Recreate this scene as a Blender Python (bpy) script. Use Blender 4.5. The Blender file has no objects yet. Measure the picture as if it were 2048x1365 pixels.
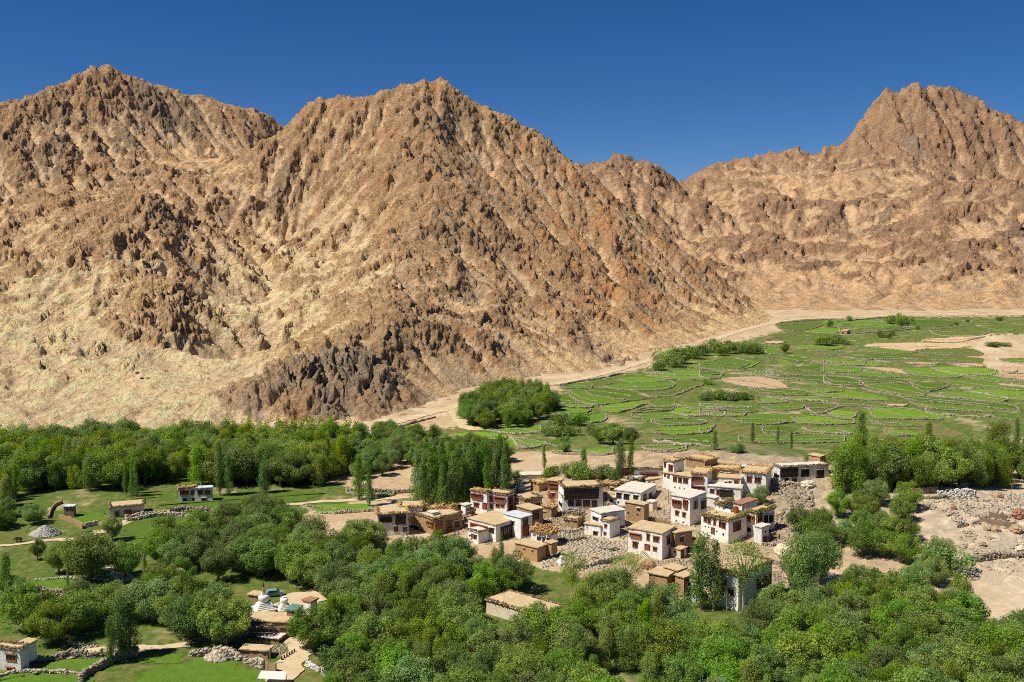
import bpy, bmesh, math, random
import numpy as np
from mathutils import Vector, Matrix

scene = bpy.context.scene
COL = scene.collection
random.seed(7)
RNG = np.random.default_rng(11)

# ------------------------------------------------------------------ camera
CAM_Z = 75.0
F = 2000.0                     # focal length in pixels of the 2048 x 1365 photograph
CX, CY = 1024.0, 682.5
PITCH = math.atan((CY - 500.0) / F)
cam_data = bpy.data.cameras.new('camera')
cam = bpy.data.objects.new('camera', cam_data)
COL.objects.link(cam)
cam_data.sensor_width = 36.0
cam_data.lens = 36.0 * F / 2048.0
cam_data.clip_start = 1.0
cam_data.clip_end = 20000.0
cam.location = (0, 0, CAM_Z)
cam.rotation_euler = (math.pi / 2 - PITCH, 0, 0)
scene.camera = cam

# ------------------------------------------------------------------ sky and sun
SUN_EL, SUN_AZ = math.radians(55), math.radians(-113)   # azimuth from the view direction, negative = left
sun_dir = Vector((math.sin(SUN_AZ) * math.cos(SUN_EL), math.cos(SUN_AZ) * math.cos(SUN_EL), math.sin(SUN_EL)))
world = bpy.data.worlds.new('World')
scene.world = world
world.use_nodes = True
nt = world.node_tree
bg = nt.nodes['Background']
sky = nt.nodes.new('ShaderNodeTexSky')
sky.sky_type = 'NISHITA'
sky.sun_disc = False
sky.sun_elevation = SUN_EL
sky.sun_rotation = SUN_AZ
sky.altitude = 3600
sky.air_density = 1.0
sky.dust_density = 0.0
sky.ozone_density = 5.5
hs = nt.nodes.new('ShaderNodeHueSaturation')
hs.inputs['Saturation'].default_value = 1.25
hs.inputs['Hue'].default_value = 0.508
nt.links.new(sky.outputs[0], hs.inputs['Color'])
nt.links.new(hs.outputs[0], bg.inputs[0])
bg.inputs[1].default_value = 0.062
sl = bpy.data.lights.new('sun', 'SUN')
sl.energy = 4.6
sl.angle = math.radians(0.55)
sl.color = (1.0, 0.93, 0.80)
so = bpy.data.objects.new('sun', sl)
so.rotation_euler = sun_dir.to_track_quat('Z', 'Y').to_euler()
so.location = (0, 0, 300)
COL.objects.link(so)
scene.view_settings.view_transform = 'Standard'
scene.view_settings.look = 'None'
scene.view_settings.exposure = 0.3
scene.view_settings.gamma = 1.0
scene.cycles.use_denoising = False
scene.cycles.filter_width = 1.0
scene.cycles.max_bounces = 6

# ------------------------------------------------------------------ noise
_perm = RNG.permutation(512).astype(np.int64)
_perm = np.concatenate([_perm, _perm, _perm])
_ang = RNG.random(512) * 2 * np.pi
_g2 = np.stack([np.cos(_ang), np.sin(_ang)], 1)

def noise2(x, y, seed=0):
    x = np.asarray(x, float) + seed * 17.31; y = np.asarray(y, float) - seed * 9.73
    xi = np.floor(x).astype(np.int64); yi = np.floor(y).astype(np.int64)
    fx = x - xi; fy = y - yi
    X = xi & 511; Y = yi & 511; X1 = (xi + 1) & 511; Y1 = (yi + 1) & 511
    u = fx * fx * fx * (fx * (fx * 6 - 15) + 10); v = fy * fy * fy * (fy * (fy * 6 - 15) + 10)
    def g(ix, iy, dx, dy):
        q = _g2[_perm[_perm[ix] + iy] & 511]
        return q[..., 0] * dx + q[..., 1] * dy
    a = g(X, Y, fx, fy); b = g(X1, Y, fx - 1, fy); c = g(X, Y1, fx, fy - 1); d = g(X1, Y1, fx - 1, fy - 1)
    return (a + u * (b - a) + v * ((c + u * (d - c)) - (a + u * (b - a)))) * 1.5

def fbm(x, y, octv=4, seed=0, gain=0.5, lac=2.03):
    s = 0; a = 1; t = 0
    for i in range(octv):
        s = s + a * noise2(x, y, seed + i); t += a; a *= gain; x = x * lac; y = y * lac
    return s / t

def ridged(x, y, octv=4, seed=0, gain=0.5, lac=2.07):
    s = 0; a = 1; t = 0; w = 1
    for i in range(octv):
        n = 1 - np.abs(noise2(x, y, seed + i)) * 1.6
        n = np.clip(n, 0, 1) ** 2
        s = s + a * n * w; w = np.clip(n * 1.5, 0, 1); t += a; a *= gain; x = x * lac; y = y * lac
    return s / t

def sst(a, b, x):
    t = np.clip((x - a) / (b - a), 0, 1); return t * t * (3 - 2 * t)

# ------------------------------------------------------------------ photograph pixels <-> world
_cp, _sp = math.cos(PITCH), math.sin(PITCH)
def ray(u, v):
    """direction with unit world-y through a photo pixel"""
    u = np.asarray(u, float); v = np.asarray(v, float)
    dx = (u - CX) / F; dv = (CY - v) / F
    y = _cp + dv * _sp; z = -_sp + dv * _cp
    return dx / y, z / y
def at(u, v, y):
    a, b = ray(u, v); return float(a * y), float(y), float(CAM_Z + b * y)
def project(p):
    x, y, z = p[0], p[1], p[2] - CAM_Z
    d = y * _cp - z * _sp; h = y * _sp + z * _cp
    return CX + F * x / d, CY - F * h / d

# ------------------------------------------------------------------ valley floor
BUMPS = [  # x, y, rx, ry, height
    (64, 328, 46, 38, 9.0), (40, 300, 34, 26, 3.5), (92, 300, 34, 34, 4.0), (128, 262, 40, 40, 7.0),
    (372, 770, 70, 80, 9.0), (-120, 300, 60, 30, 1.0), (30, 262, 26, 18, 1.6),
]
def ground(x, y):
    x = np.asarray(x, float); y = np.asarray(y, float)
    z = 0.006 * np.clip(y - 380, 0, 900) + 0.7 * np.sin(x * 0.021 + 1.1) * np.cos(y * 0.017)
    for bx, by, rx, ry, h in BUMPS:
        z = z + h * np.exp(-((x - bx) / rx) ** 2 - ((y - by) / ry) ** 2)
    return z
def gpt(u, v, dz=0.0):
    """world points on the valley floor seen at photo pixels (arrays)"""
    a, b = ray(u, v)
    y = -CAM_Z / b
    for i in range(14):
        z = ground(a * y, y) + dz
        y = 0.35 * y + 0.65 * (z - CAM_Z) / b
    return a * y, y, CAM_Z + b * y
def g1(u, v):
    x, y, z = gpt(np.array([u]), np.array([v])); return Vector((float(x[0]), float(y[0]), float(z[0])))
def gz(x, y): return float(ground(np.array([x]), np.array([y]))[0])

# ------------------------------------------------------------------ object helpers
def tag(o, label=None, cat=None, group=None, kind=None):
    if label: o['label'] = label
    if cat: o['category'] = cat
    if group: o['group'] = group
    if kind: o['kind'] = kind
    return o
def empty(name, loc=(0, 0, 0), rz=0.0):
    o = bpy.data.objects.new(name, None); o.location = loc; o.rotation_euler = (0, 0, rz); COL.objects.link(o); return o
def mesh_np(name, verts, faces, mats, smooth=False, colors=None, fmat=None):
    me = bpy.data.meshes.new(name)
    verts = np.asarray(verts, np.float32); faces = np.asarray(faces, np.int32)
    k = faces.shape[1]
    me.vertices.add(len(verts)); me.vertices.foreach_set('co', verts.ravel())
    me.loops.add(faces.size); me.loops.foreach_set('vertex_index', faces.ravel())
    me.polygons.add(len(faces)); me.polygons.foreach_set('loop_start', np.arange(0, faces.size, k, dtype=np.int32))
    me.polygons.foreach_set('loop_total', np.full(len(faces), k, np.int32))
    if fmat is not None: me.polygons.foreach_set('material_index', np.asarray(fmat, np.int32))
    if smooth: me.polygons.foreach_set('use_smooth', np.ones(len(faces), bool))
    me.update(calc_edges=True)
    if colors is not None:
        ca = me.color_attributes.new('albedo', 'FLOAT_COLOR', 'POINT')
        c4 = np.ones((len(verts), 4), np.float32); c4[:, :3] = colors; ca.data.foreach_set('color', c4.ravel())
    for m in (mats if isinstance(mats, (list, tuple)) else [mats]): me.materials.append(m)
    return me
def obj(name, me, parent=None, loc=None):
    o = bpy.data.objects.new(name, me); COL.objects.link(o)
    if loc is not None: o.location = loc
    if parent is not None: o.parent = parent
    return o
def copy_tree(o, parent=None):
    c = o.copy(); COL.objects.link(c); c.parent = parent
    for ch in list(o.children): copy_tree(ch, c)
    return c

class MB:
    """collects simple solids, builds them as one mesh"""
    def __init__(s): s.v = []; s.f = []; s.m = []
    def quadbox(s, bot, top, mi=0, cap=True):
        n = len(s.v); k = len(bot); s.v += [tuple(p) for p in bot] + [tuple(p) for p in top]
        for i in range(k):
            j = (i + 1) % k; s.f.append((n + i, n + j, n + k + j, n + k + i)); s.m.append(mi)
        s.f.append(tuple(n + k + i for i in range(k))); s.m.append(mi)
        s.f.append(tuple(n + i for i in reversed(range(k)))); s.m.append(mi)
        return s
    def box(s, x0, x1, y0, y1, z0, z1, mi=0, tx=0, ty=0):
        return s.quadbox([(x0, y0, z0), (x1, y0, z0), (x1, y1, z0), (x0, y1, z0)],
                         [(x0 + tx, y0 + ty, z1), (x1 - tx, y0 + ty, z1), (x1 - tx, y1 - ty, z1), (x0 + tx, y1 - ty, z1)], mi)
    def bar(s, a, b, r0, r1=None, n=5, mi=0):
        a = Vector(a); b = Vector(b); r1 = r0 if r1 is None else r1
        d = (b - a); q = d.to_track_quat('Z', 'Y') if d.length > 1e-6 else Vector((0, 0, 1)).to_track_quat('Z', 'Y')
        ring = [Vector((math.cos(2 * math.pi * i / n), math.sin(2 * math.pi * i / n), 0)) for i in range(n)]
        return s.quadbox([a + q @ (p * r0) for p in ring], [b + q @ (p * r1) for p in ring], mi)
    def lathe(s, prof, n=14, c=(0, 0, 0), mi=0):
        b = len(s.v)
        for r, z in prof:
            for i in range(n):
                t = 2 * math.pi * i / n; s.v.append((c[0] + r * math.cos(t), c[1] + r * math.sin(t), c[2] + z))
        for k in range(len(prof) - 1):
            for i in range(n):
                j = (i + 1) % n; s.f.append((b + k * n + i, b + k * n + j, b + (k + 1) * n + j, b + (k + 1) * n + i)); s.m.append(mi)
        s.f.append(tuple(b + (len(prof) - 1) * n + i for i in range(n))); s.m.append(mi)
        return s
    def rock(s, c, r, rnd, mi=0, flat=0.75, sub=1):
        b = len(s.v); V, Fc = ICO[sub]
        a = rnd.uniform(0, 6.28); ca, sa = math.cos(a), math.sin(a)
        sx, sy, sz = rnd.uniform(.75, 1.3), rnd.uniform(.7, 1.1), rnd.uniform(.7, 1.1) * flat
        for p in V:
            k = r * (1 + rnd.uniform(-.22, .18)); x, y, z = p[0] * sx * k, p[1] * sy * k, p[2] * sz * k
            s.v.append((c[0] + x * ca - y * sa, c[1] + x * sa + y * ca, c[2] + z))
        for f in Fc: s.f.append(tuple(b + i for i in f)); s.m.append(mi)
        return s
    def mesh(s, name, mats, smooth=False):
        me = bpy.data.meshes.new(name); me.from_pydata(s.v, [], s.f)
        me.polygons.foreach_set('material_index', np.array(s.m, np.int32))
        if smooth: me.polygons.foreach_set('use_smooth', np.ones(len(s.f), bool))
        for m in (mats if isinstance(mats, (list, tuple)) else [mats]): me.materials.append(m)
        me.update(); return me
    def build(s, name, mats, parent=None, loc=None, smooth=False):
        return obj(name, s.mesh(name, mats, smooth), parent, loc)
ICO = {}
for _s in (0, 1, 2):
    _b = bmesh.new(); bmesh.ops.create_icosphere(_b, subdivisions=_s + 1 if _s else 1, radius=1)
    ICO[_s] = ([tuple(v.co) for v in _b.verts], [tuple(v.index for v in f.verts) for f in _b.faces]); _b.free()

# ------------------------------------------------------------------ materials
def newmat(name):
    m = bpy.data.materials.new(name); m.use_nodes = True
    b = m.node_tree.nodes['Principled BSDF']; b.inputs['Roughness'].default_value = 0.9
    b.inputs['Specular IOR Level'].default_value = 0.15
    return m, m.node_tree, b
def mat_noise(name, c0, c1, scale=1.0, bump=0.0, bscale=None, rough=0.9, detail=5, c2=None, obj_var=0.0):
    """two or three colours mixed by world-size noise, with fine relief"""
    m, t, b = newmat(name); b.inputs['Roughness'].default_value = rough
    N = t.nodes; L = t.links
    tc = N.new('ShaderNodeTexCoord'); nz = N.new('ShaderNodeTexNoise'); nz.inputs['Scale'].default_value = scale; nz.inputs['Detail'].default_value = detail
    nz.inputs['Roughness'].default_value = 0.65
    L.new(tc.outputs['Object'], nz.inputs['Vector'])
    cr = N.new('ShaderNodeValToRGB'); cr.color_ramp.elements[0].position = 0.35; cr.color_ramp.elements[1].position = 0.65
    cr.color_ramp.elements[0].color = (*c0, 1); cr.color_ramp.elements[1].color = (*c1, 1)
    if c2: e = cr.color_ramp.elements.new(0.8); e.color = (*c2, 1)
    L.new(nz.outputs['Fac'], cr.inputs[0])
    out = cr.outputs[0]
    if obj_var:
        oi = N.new('ShaderNodeObjectInfo'); mr = N.new('ShaderNodeMapRange'); mr.inputs['To Min'].default_value = 1 - obj_var; mr.inputs['To Max'].default_value = 1 + obj_var
        L.new(oi.outputs['Random'], mr.inputs['Value'])
        mx = N.new('ShaderNodeMix'); mx.data_type = 'RGBA'; mx.blend_type = 'MULTIPLY'; mx.inputs['Factor'].default_value = 1
        L.new(out, mx.inputs['A']); L.new(mr.outputs[0], mx.inputs['B']); out = mx.outputs['Result']
    L.new(out, b.inputs['Base Color'])
    if bump:
        n2 = N.new('ShaderNodeTexNoise'); n2.inputs['Scale'].default_value = bscale or scale * 4; n2.inputs['Detail'].default_value = 4
        L.new(tc.outputs['Object'], n2.inputs['Vector'])
        bp = N.new('ShaderNodeBump'); bp.inputs['Strength'].default_value = 1; bp.inputs['Distance'].default_value = bump
        L.new(n2.outputs['Fac'], bp.inputs['Height']); L.new(bp.outputs[0], b.inputs['Normal'])
    return m
def mat_rock(name, k=1.0, bump=1.6, dark=(.56, .48, .42), lite=(1.2, 1.19, 1.17)):
    """terrain colour broken up by tilted, streaky beds at a size of a few metres"""
    m, t, b = newmat(name); N = t.nodes; L = t.links
    vc = N.new('ShaderNodeVertexColor'); vc.layer_name = 'albedo'; tc = N.new('ShaderNodeTexCoord')
    def coord(vs):
        cb = N.new('ShaderNodeCombineXYZ')
        for i, v in enumerate(vs):
            d = N.new('ShaderNodeVectorMath'); d.operation = 'DOT_PRODUCT'; d.inputs[1].default_value = v; L.new(tc.outputs['Object'], d.inputs[0]); L.new(d.outputs['Value'], cb.inputs[i])
        return cb.outputs[0]
    def nz(vec, sc, det=7, ro=.72, dis=0.0):
        n = N.new('ShaderNodeTexNoise'); n.inputs['Scale'].default_value = sc * k; n.inputs['Detail'].default_value = det; n.inputs['Roughness'].default_value = ro; n.inputs['Distortion'].default_value = dis; L.new(vec, n.inputs['Vector']); return n.outputs['Fac']
    bed = nz(coord([(.47, .15, -.86), (.30, .12, .18), (-.05, .32, .05)]), .55, 6, .7, .2)
    iso = nz(tc.outputs['Object'], .7, 7, .75)
    ad = N.new('ShaderNodeMath'); ad.operation = 'ADD'; L.new(bed, ad.inputs[0]); L.new(iso, ad.inputs[1])
    cr = N.new('ShaderNodeValToRGB'); e = cr.color_ramp.elements; e[0].position = .40; e[0].color = (*dark, 1); e[1].position = .56; e[1].color = (*lite, 1)
    x = e.new(.48); x.color = (.95, .93, .9, 1)
    hf = N.new('ShaderNodeMath'); hf.operation = 'MULTIPLY'; hf.inputs[1].default_value = .5; L.new(ad.outputs[0], hf.inputs[0]); L.new(hf.outputs[0], cr.inputs[0])
    mx = N.new('ShaderNodeMix'); mx.data_type = 'RGBA'; mx.blend_type = 'MULTIPLY'; mx.inputs['Factor'].default_value = 1
    L.new(vc.outputs[0], mx.inputs['A']); L.new(cr.outputs[0], mx.inputs['B']); L.new(mx.outputs['Result'], b.inputs['Base Color'])
    bp = N.new('ShaderNodeBump'); bp.inputs['Distance'].default_value = bump; bp.inputs['Strength'].default_value = 1
    L.new(ad.outputs[0], bp.inputs['Height']); L.new(bp.outputs[0], b.inputs['Normal'])
    return m
def mat_terrain(name, bump=0.6, s1=0.35, s2=1.2, var=0.3):
    m, t, b = newmat(name); N = t.nodes; L = t.links
    at_ = N.new('ShaderNodeVertexColor'); at_.layer_name = 'albedo'
    tc = N.new('ShaderNodeTexCoord')
    nz = N.new('ShaderNodeTexNoise'); nz.inputs['Scale'].default_value = s1; nz.inputs['Detail'].default_value = 8; nz.inputs['Roughness'].default_value = 0.7
    L.new(tc.outputs['Object'], nz.inputs['Vector'])
    mr = N.new('ShaderNodeMapRange'); mr.inputs['From Min'].default_value = 0.3; mr.inputs['From Max'].default_value = 0.7
    mr.inputs['To Min'].default_value = 1 - var; mr.inputs['To Max'].default_value = 1 + var
    L.new(nz.outputs['Fac'], mr.inputs['Value'])
    mx = N.new('ShaderNodeMix'); mx.data_type = 'RGBA'; mx.blend_type = 'MULTIPLY'; mx.inputs['Factor'].default_value = 1
    L.new(at_.outputs[0], mx.inputs['A']); L.new(mr.outputs[0], mx.inputs['B']); L.new(mx.outputs['Result'], b.inputs['Base Color'])
    n2 = N.new('ShaderNodeTexNoise'); n2.inputs['Scale'].default_value = s2; n2.inputs['Detail'].default_value = 6; n2.inputs['Roughness'].default_value = 0.7
    L.new(tc.outputs['Object'], n2.inputs['Vector'])
    bp = N.new('ShaderNodeBump'); bp.inputs['Distance'].default_value = bump; bp.inputs['Strength'].default_value = 1
    L.new(n2.outputs['Fac'], bp.inputs['Height']); L.new(bp.outputs[0], b.inputs['Normal'])
    return m
# ------------------------------------------------------------------ mountains
def tps_fit(P, Z, lam=0.0):
    n = len(P); d = np.linalg.norm(P[:, None] - P[None], axis=2); K = np.where(d > 0, d * d * np.log(d + 1e-9), 0) + lam * np.eye(n)
    Q = np.hstack([np.ones((n, 1)), P]); A = np.zeros((n + 3, n + 3)); A[:n, :n] = K; A[:n, n:] = Q; A[n:, :n] = Q.T
    return np.linalg.solve(A, np.concatenate([Z, np.zeros(3)]))
def tps_eval(P, w, x, y):
    sh = x.shape; x = x.ravel(); y = y.ravel(); out = np.empty(len(x))
    for i in range(0, len(x), 40000):
        xs = x[i:i + 40000, None]; ys = y[i:i + 40000, None]
        r2 = (xs - P[:, 0]) ** 2 + (ys - P[:, 1]) ** 2 + 1e-9
        out[i:i + 40000] = (0.5 * r2 * np.log(r2)) @ w[:-3] + w[-3] + w[-2] * xs[:, 0] + w[-1] * ys[:, 0]
    return out.reshape(sh)

# (u, v, y): a photo pixel and how far away that piece of mountain stands
NEAR = """
-350 300 1100  -200 255 1120  0 222 1150  60 200 1180  120 172 1215  195 130 1250  260 165 1290  330 180 1320  400 190 1350  470 205 1370  565 232 1400  640 270 1430
600 215 1130  660 195 1120  720 180 1110  790 165 1100  885 150 1100  930 180 1110  970 210 1120  1040 240 1130  1100 275 1140  1150 330 1150
1200 380 1150  1260 430 1150  1330 480 1150  1400 535 1140  1470 585 1115  1530 625 1090
565 236 1120  500 290 1090  440 345 1040  380 385 960
878 230 1020  870 290 950  850 360 870  835 420 800  822 490 730  810 540 680  745 590 595  705 650 530  685 690 495  620 702 476  560 715 462  520 750 452
285 388 800  330 475 720  385 580 640  405 640 592  240 400 830
150 450 745  0 520 700  -200 540 700  60 600 610  160 620 595  0 700 520  200 700 530  300 740 490  0 790 455  150 800 450  400 760 476  -250 700 520
580 430 950  545 520 840  505 600 735  470 650 665  430 700 590
240 330 1050  265 265 1150  0 350 980  100 300 1050  60 430 850  -200 400 900  190 230 1160  330 250 1220  420 300 1210
700 290 1030  620 350 1000  700 400 920  750 450 850  680 520 770  600 610 660  560 570 735  520 700 560  470 740 500  620 660 560
950 300 1030  1000 400 930  950 500 780  900 600 640  850 700 535  1100 500 860  1220 560 870  1050 620 680  1200 650 735  1350 600 930  800 780 465  1060 360 1010  1000 560 735  1120 400 1010  1240 480 980
1000 720 560  1120 700 610
""".split()
NEAR = np.array(NEAR, float).reshape(-1, 3)
P1 = [at(*r) for r in NEAR]
for r in NEAR[:29]:
    p = at(*r); P1.append((p[0], p[1] + 45, p[2] - 26))
foot_px = [(-350, 880), (-150, 885), (0, 880), (200, 885), (400, 872), (560, 852), (650, 846), (740, 845), (830, 822), (900, 800), (1000, 772), (1100, 752), (1250, 725), (1340, 700), (1420, 680), (1490, 660), (1550, 637)]
for i, (u, v) in enumerate(foot_px):
    p = g1(u, v); P1.append((p.x, p.y, p.z))
    a = foot_px[max(i - 1, 0)]; b = foot_px[min(i + 1, len(foot_px) - 1)]; A = g1(*a); B = g1(*b)
    n = Vector((B.y - A.y, -(B.x - A.x), 0)).normalized()
    P1.append((p.x + n.x * 50, p.y + n.y * 50, p.z - 22))
for u, y, z in [(-350, 1500, 200), (0, 1550, 200), (200, 1600, 210), (450, 1650, 200), (650, 1400, 150), (750, 1350, 140), (900, 1350, 130), (1050, 1330, 90), (1150, 1300, 60), (1300, 1270, 20), (1450, 1220, -10), (1600, 1130, -25)]:
    P1.append(((u - CX) / F * y, y, z))
P1 = np.array(P1); W1 = tps_fit(P1[:, :2], P1[:, 2], 6.0)

FAR = """
1060 360 2000  1165 330 2000  1240 322 2000  1320 320 1990  1360 345 1980  1300 400 1800  1280 470 1600  1230 520 1450
1385 352 2450  1440 335 2480  1500 322 2500  1530 303 2500  1585 297 2500  1640 294 2480  1680 272 2470  1720 218 2500  1745 200 2540  1800 206 2580  1850 180 2600  1890 190 2600  1940 228 2580  1990 246 2550  2048 270 2520  2150 300 2500  2300 330 2500
1720 330 2200  1800 325 2180  1900 345 2180  1690 345 2120  2048 350 2250  1640 330 2330  1560 345 2300  1500 350 2250  1470 365 2150  1590 400 2050  1540 380 2120
1380 385 1950  1440 410 1850  1500 400 1850  1560 430 1780  1610 455 1720  1660 400 1850  1720 390 1900
1950 375 1700  1880 400 1680  2048 370 1680  2150 380 1650  2300 420 1600  1900 430 1590  1840 500 1430  1800 550 1320  1950 470 1480  2048 480 1440  2048 560 1280  1920 560 1290  1980 600 1210
1320 380 1880  1370 430 1760  1430 480 1640  1500 530 1480  1560 580 1330   1350 470 1680  1450 430 1850  1560 480 1700  1620 540 1480  1690 580 1330  1750 605 1230   1640 480 1560  1700 520 1420
1450 470 1620  1520 470 1600  1400 520 1440  1560 545 1380  1480 550 1370  1350 560 1370  1620 520 1440  1680 480 1560  1600 560 1350  1650 590 1270  1700 560 1340  1760 480 1560  1740 590 1270
""".split()
FAR = np.array(FAR, float).reshape(-1, 3)
P2 = [at(*r) for r in FAR]
for r in FAR[[0, 1, 2, 3, 4] + list(range(8, 25))]:
    p = at(*r); P2.append((p[0], p[1] + 80, p[2] - 60))
for u in range(1100, 2700, 110):
    y = 1175 + 12 * math.sin(u); x = (u - CX) / F * y
    P2.append((x, y, gz(x, y) + 1)); P2.append((x * 0.96, y - 70, gz(x, y) - 6))
for u, y, z in [(1000, 2500, 150), (1250, 2400, 180), (1400, 2900, 200), (1600, 3000, 200), (1850, 3100, 300), (2100, 3000, 250), (2400, 2900, 250), (2600, 1800, 150)]:
    P2.append(((u - CX) / F * y, y, z))
P2 = np.array(P2); W2 = tps_fit(P2[:, :2], P2[:, 2], 15.0)

def blob(x, y, u, v, dist, r):
    p = at(u, v, dist); return np.exp(-((x - p[0]) ** 2 + (y - p[1]) ** 2) / (r * r))

def blur(Z, r):
    """separable box blur, three times"""
    for _ in range(3):
        for ax in (0, 1):
            P_ = np.pad(Z, [(r + 1, r) if k == ax else (0, 0) for k in (0, 1)], 'edge'); c = np.cumsum(P_, ax)
            Z = (np.take(c, range(2 * r + 1, c.shape[ax]), ax) - np.take(c, range(0, c.shape[ax] - 2 * r - 1), ax)) / (2 * r + 1)
    return Z
def erode(Z, fixed, dx, iters, K, m, talus):
    """rain cuts gullies into the smooth form: steepest-descent flow, stream power, slumping"""
    Hh, Ww = Z.shape; N_ = Hh * Ww; idx = np.arange(N_).reshape(Hh, Ww)
    sh = [(-1, -1), (-1, 0), (-1, 1), (0, -1), (0, 1), (1, -1), (1, 0), (1, 1)]
    A = None
    for it in range(iters):
        Pd = np.pad(Z, 1, 'edge')
        for _ in range(2):   # fill pits
            mn = np.min([Pd[1 + i:1 + i + Hh, 1 + j:1 + j + Ww] for i, j in sh], 0); Z = np.where((Z <= mn) & ~fixed, mn + .02, Z); Pd = np.pad(Z, 1, 'edge')
        Ip = np.pad(idx, 1, 'edge'); best = np.zeros_like(Z); rec = idx.copy(); ln = np.full(Z.shape, dx)
        for i, j in sh:
            l = dx * math.hypot(i, j); sl_ = (Z - Pd[1 + i:1 + i + Hh, 1 + j:1 + j + Ww]) / l; k = sl_ > best
            best = np.where(k, sl_, best); rec = np.where(k, Ip[1 + i:1 + i + Hh, 1 + j:1 + j + Ww], rec); ln = np.where(k, l, ln)
        order = np.argsort(-Z.ravel(), kind='stable').tolist(); rl = rec.ravel().tolist(); Al = [dx * dx] * N_
        for i in order:
            r = rl[i]
            if r != i: Al[r] += Al[i]
        A = np.array(Al); Fk = (K * np.minimum(A, 60000.0) ** m / ln.ravel()); Fk[fixed.ravel()] = 0; fl = Fk.tolist(); z = Z.ravel().tolist()
        for i in reversed(order):
            r = rl[i]
            if r != i:
                f = fl[i]; z[i] = (z[i] + f * z[r]) / (1 + f)
        Z = np.array(z).reshape(Hh, Ww)
        Pd = np.pad(Z, 1, 'edge')
        for i, j in ((-1, 0), (1, 0), (0, -1), (0, 1)):   # slump what stands too steep
            df = Pd[1 + i:1 + i + Hh, 1 + j:1 + j + Ww] - Z; Z = Z + np.where(fixed, 0, .2 * (np.clip(df - talus * dx, 0, None) + np.clip(df + talus * dx, None, 0)))
    return Z, A.reshape(Hh, Ww)
class Field:
    def __init__(s, x0, y0, dx, Z): s.x0, s.y0, s.dx, s.Z = x0, y0, dx, Z
    def __call__(s, x, y):
        gx = np.clip((x - s.x0) / s.dx, 1, s.Z.shape[1] - 2.001); gy = np.clip((y - s.y0) / s.dx, 1, s.Z.shape[0] - 2.001)
        ix = gx.astype(int); iy = gy.astype(int); fx = gx - ix; fy = gy - iy
        def w(t): return [((-.5 * t + 1) * t - .5) * t, (1.5 * t - 2.5) * t * t + 1, ((-1.5 * t + 2) * t + .5) * t, (.5 * t - .5) * t * t]
        wx_, wy_ = w(fx), w(fy); o = 0
        for j in range(4):
            for i in range(4): o = o + wx_[i] * wy_[j] * s.Z[np.clip(iy + j - 1, 0, s.Z.shape[0] - 1), np.clip(ix + i - 1, 0, s.Z.shape[1] - 1)]
        return o

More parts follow.
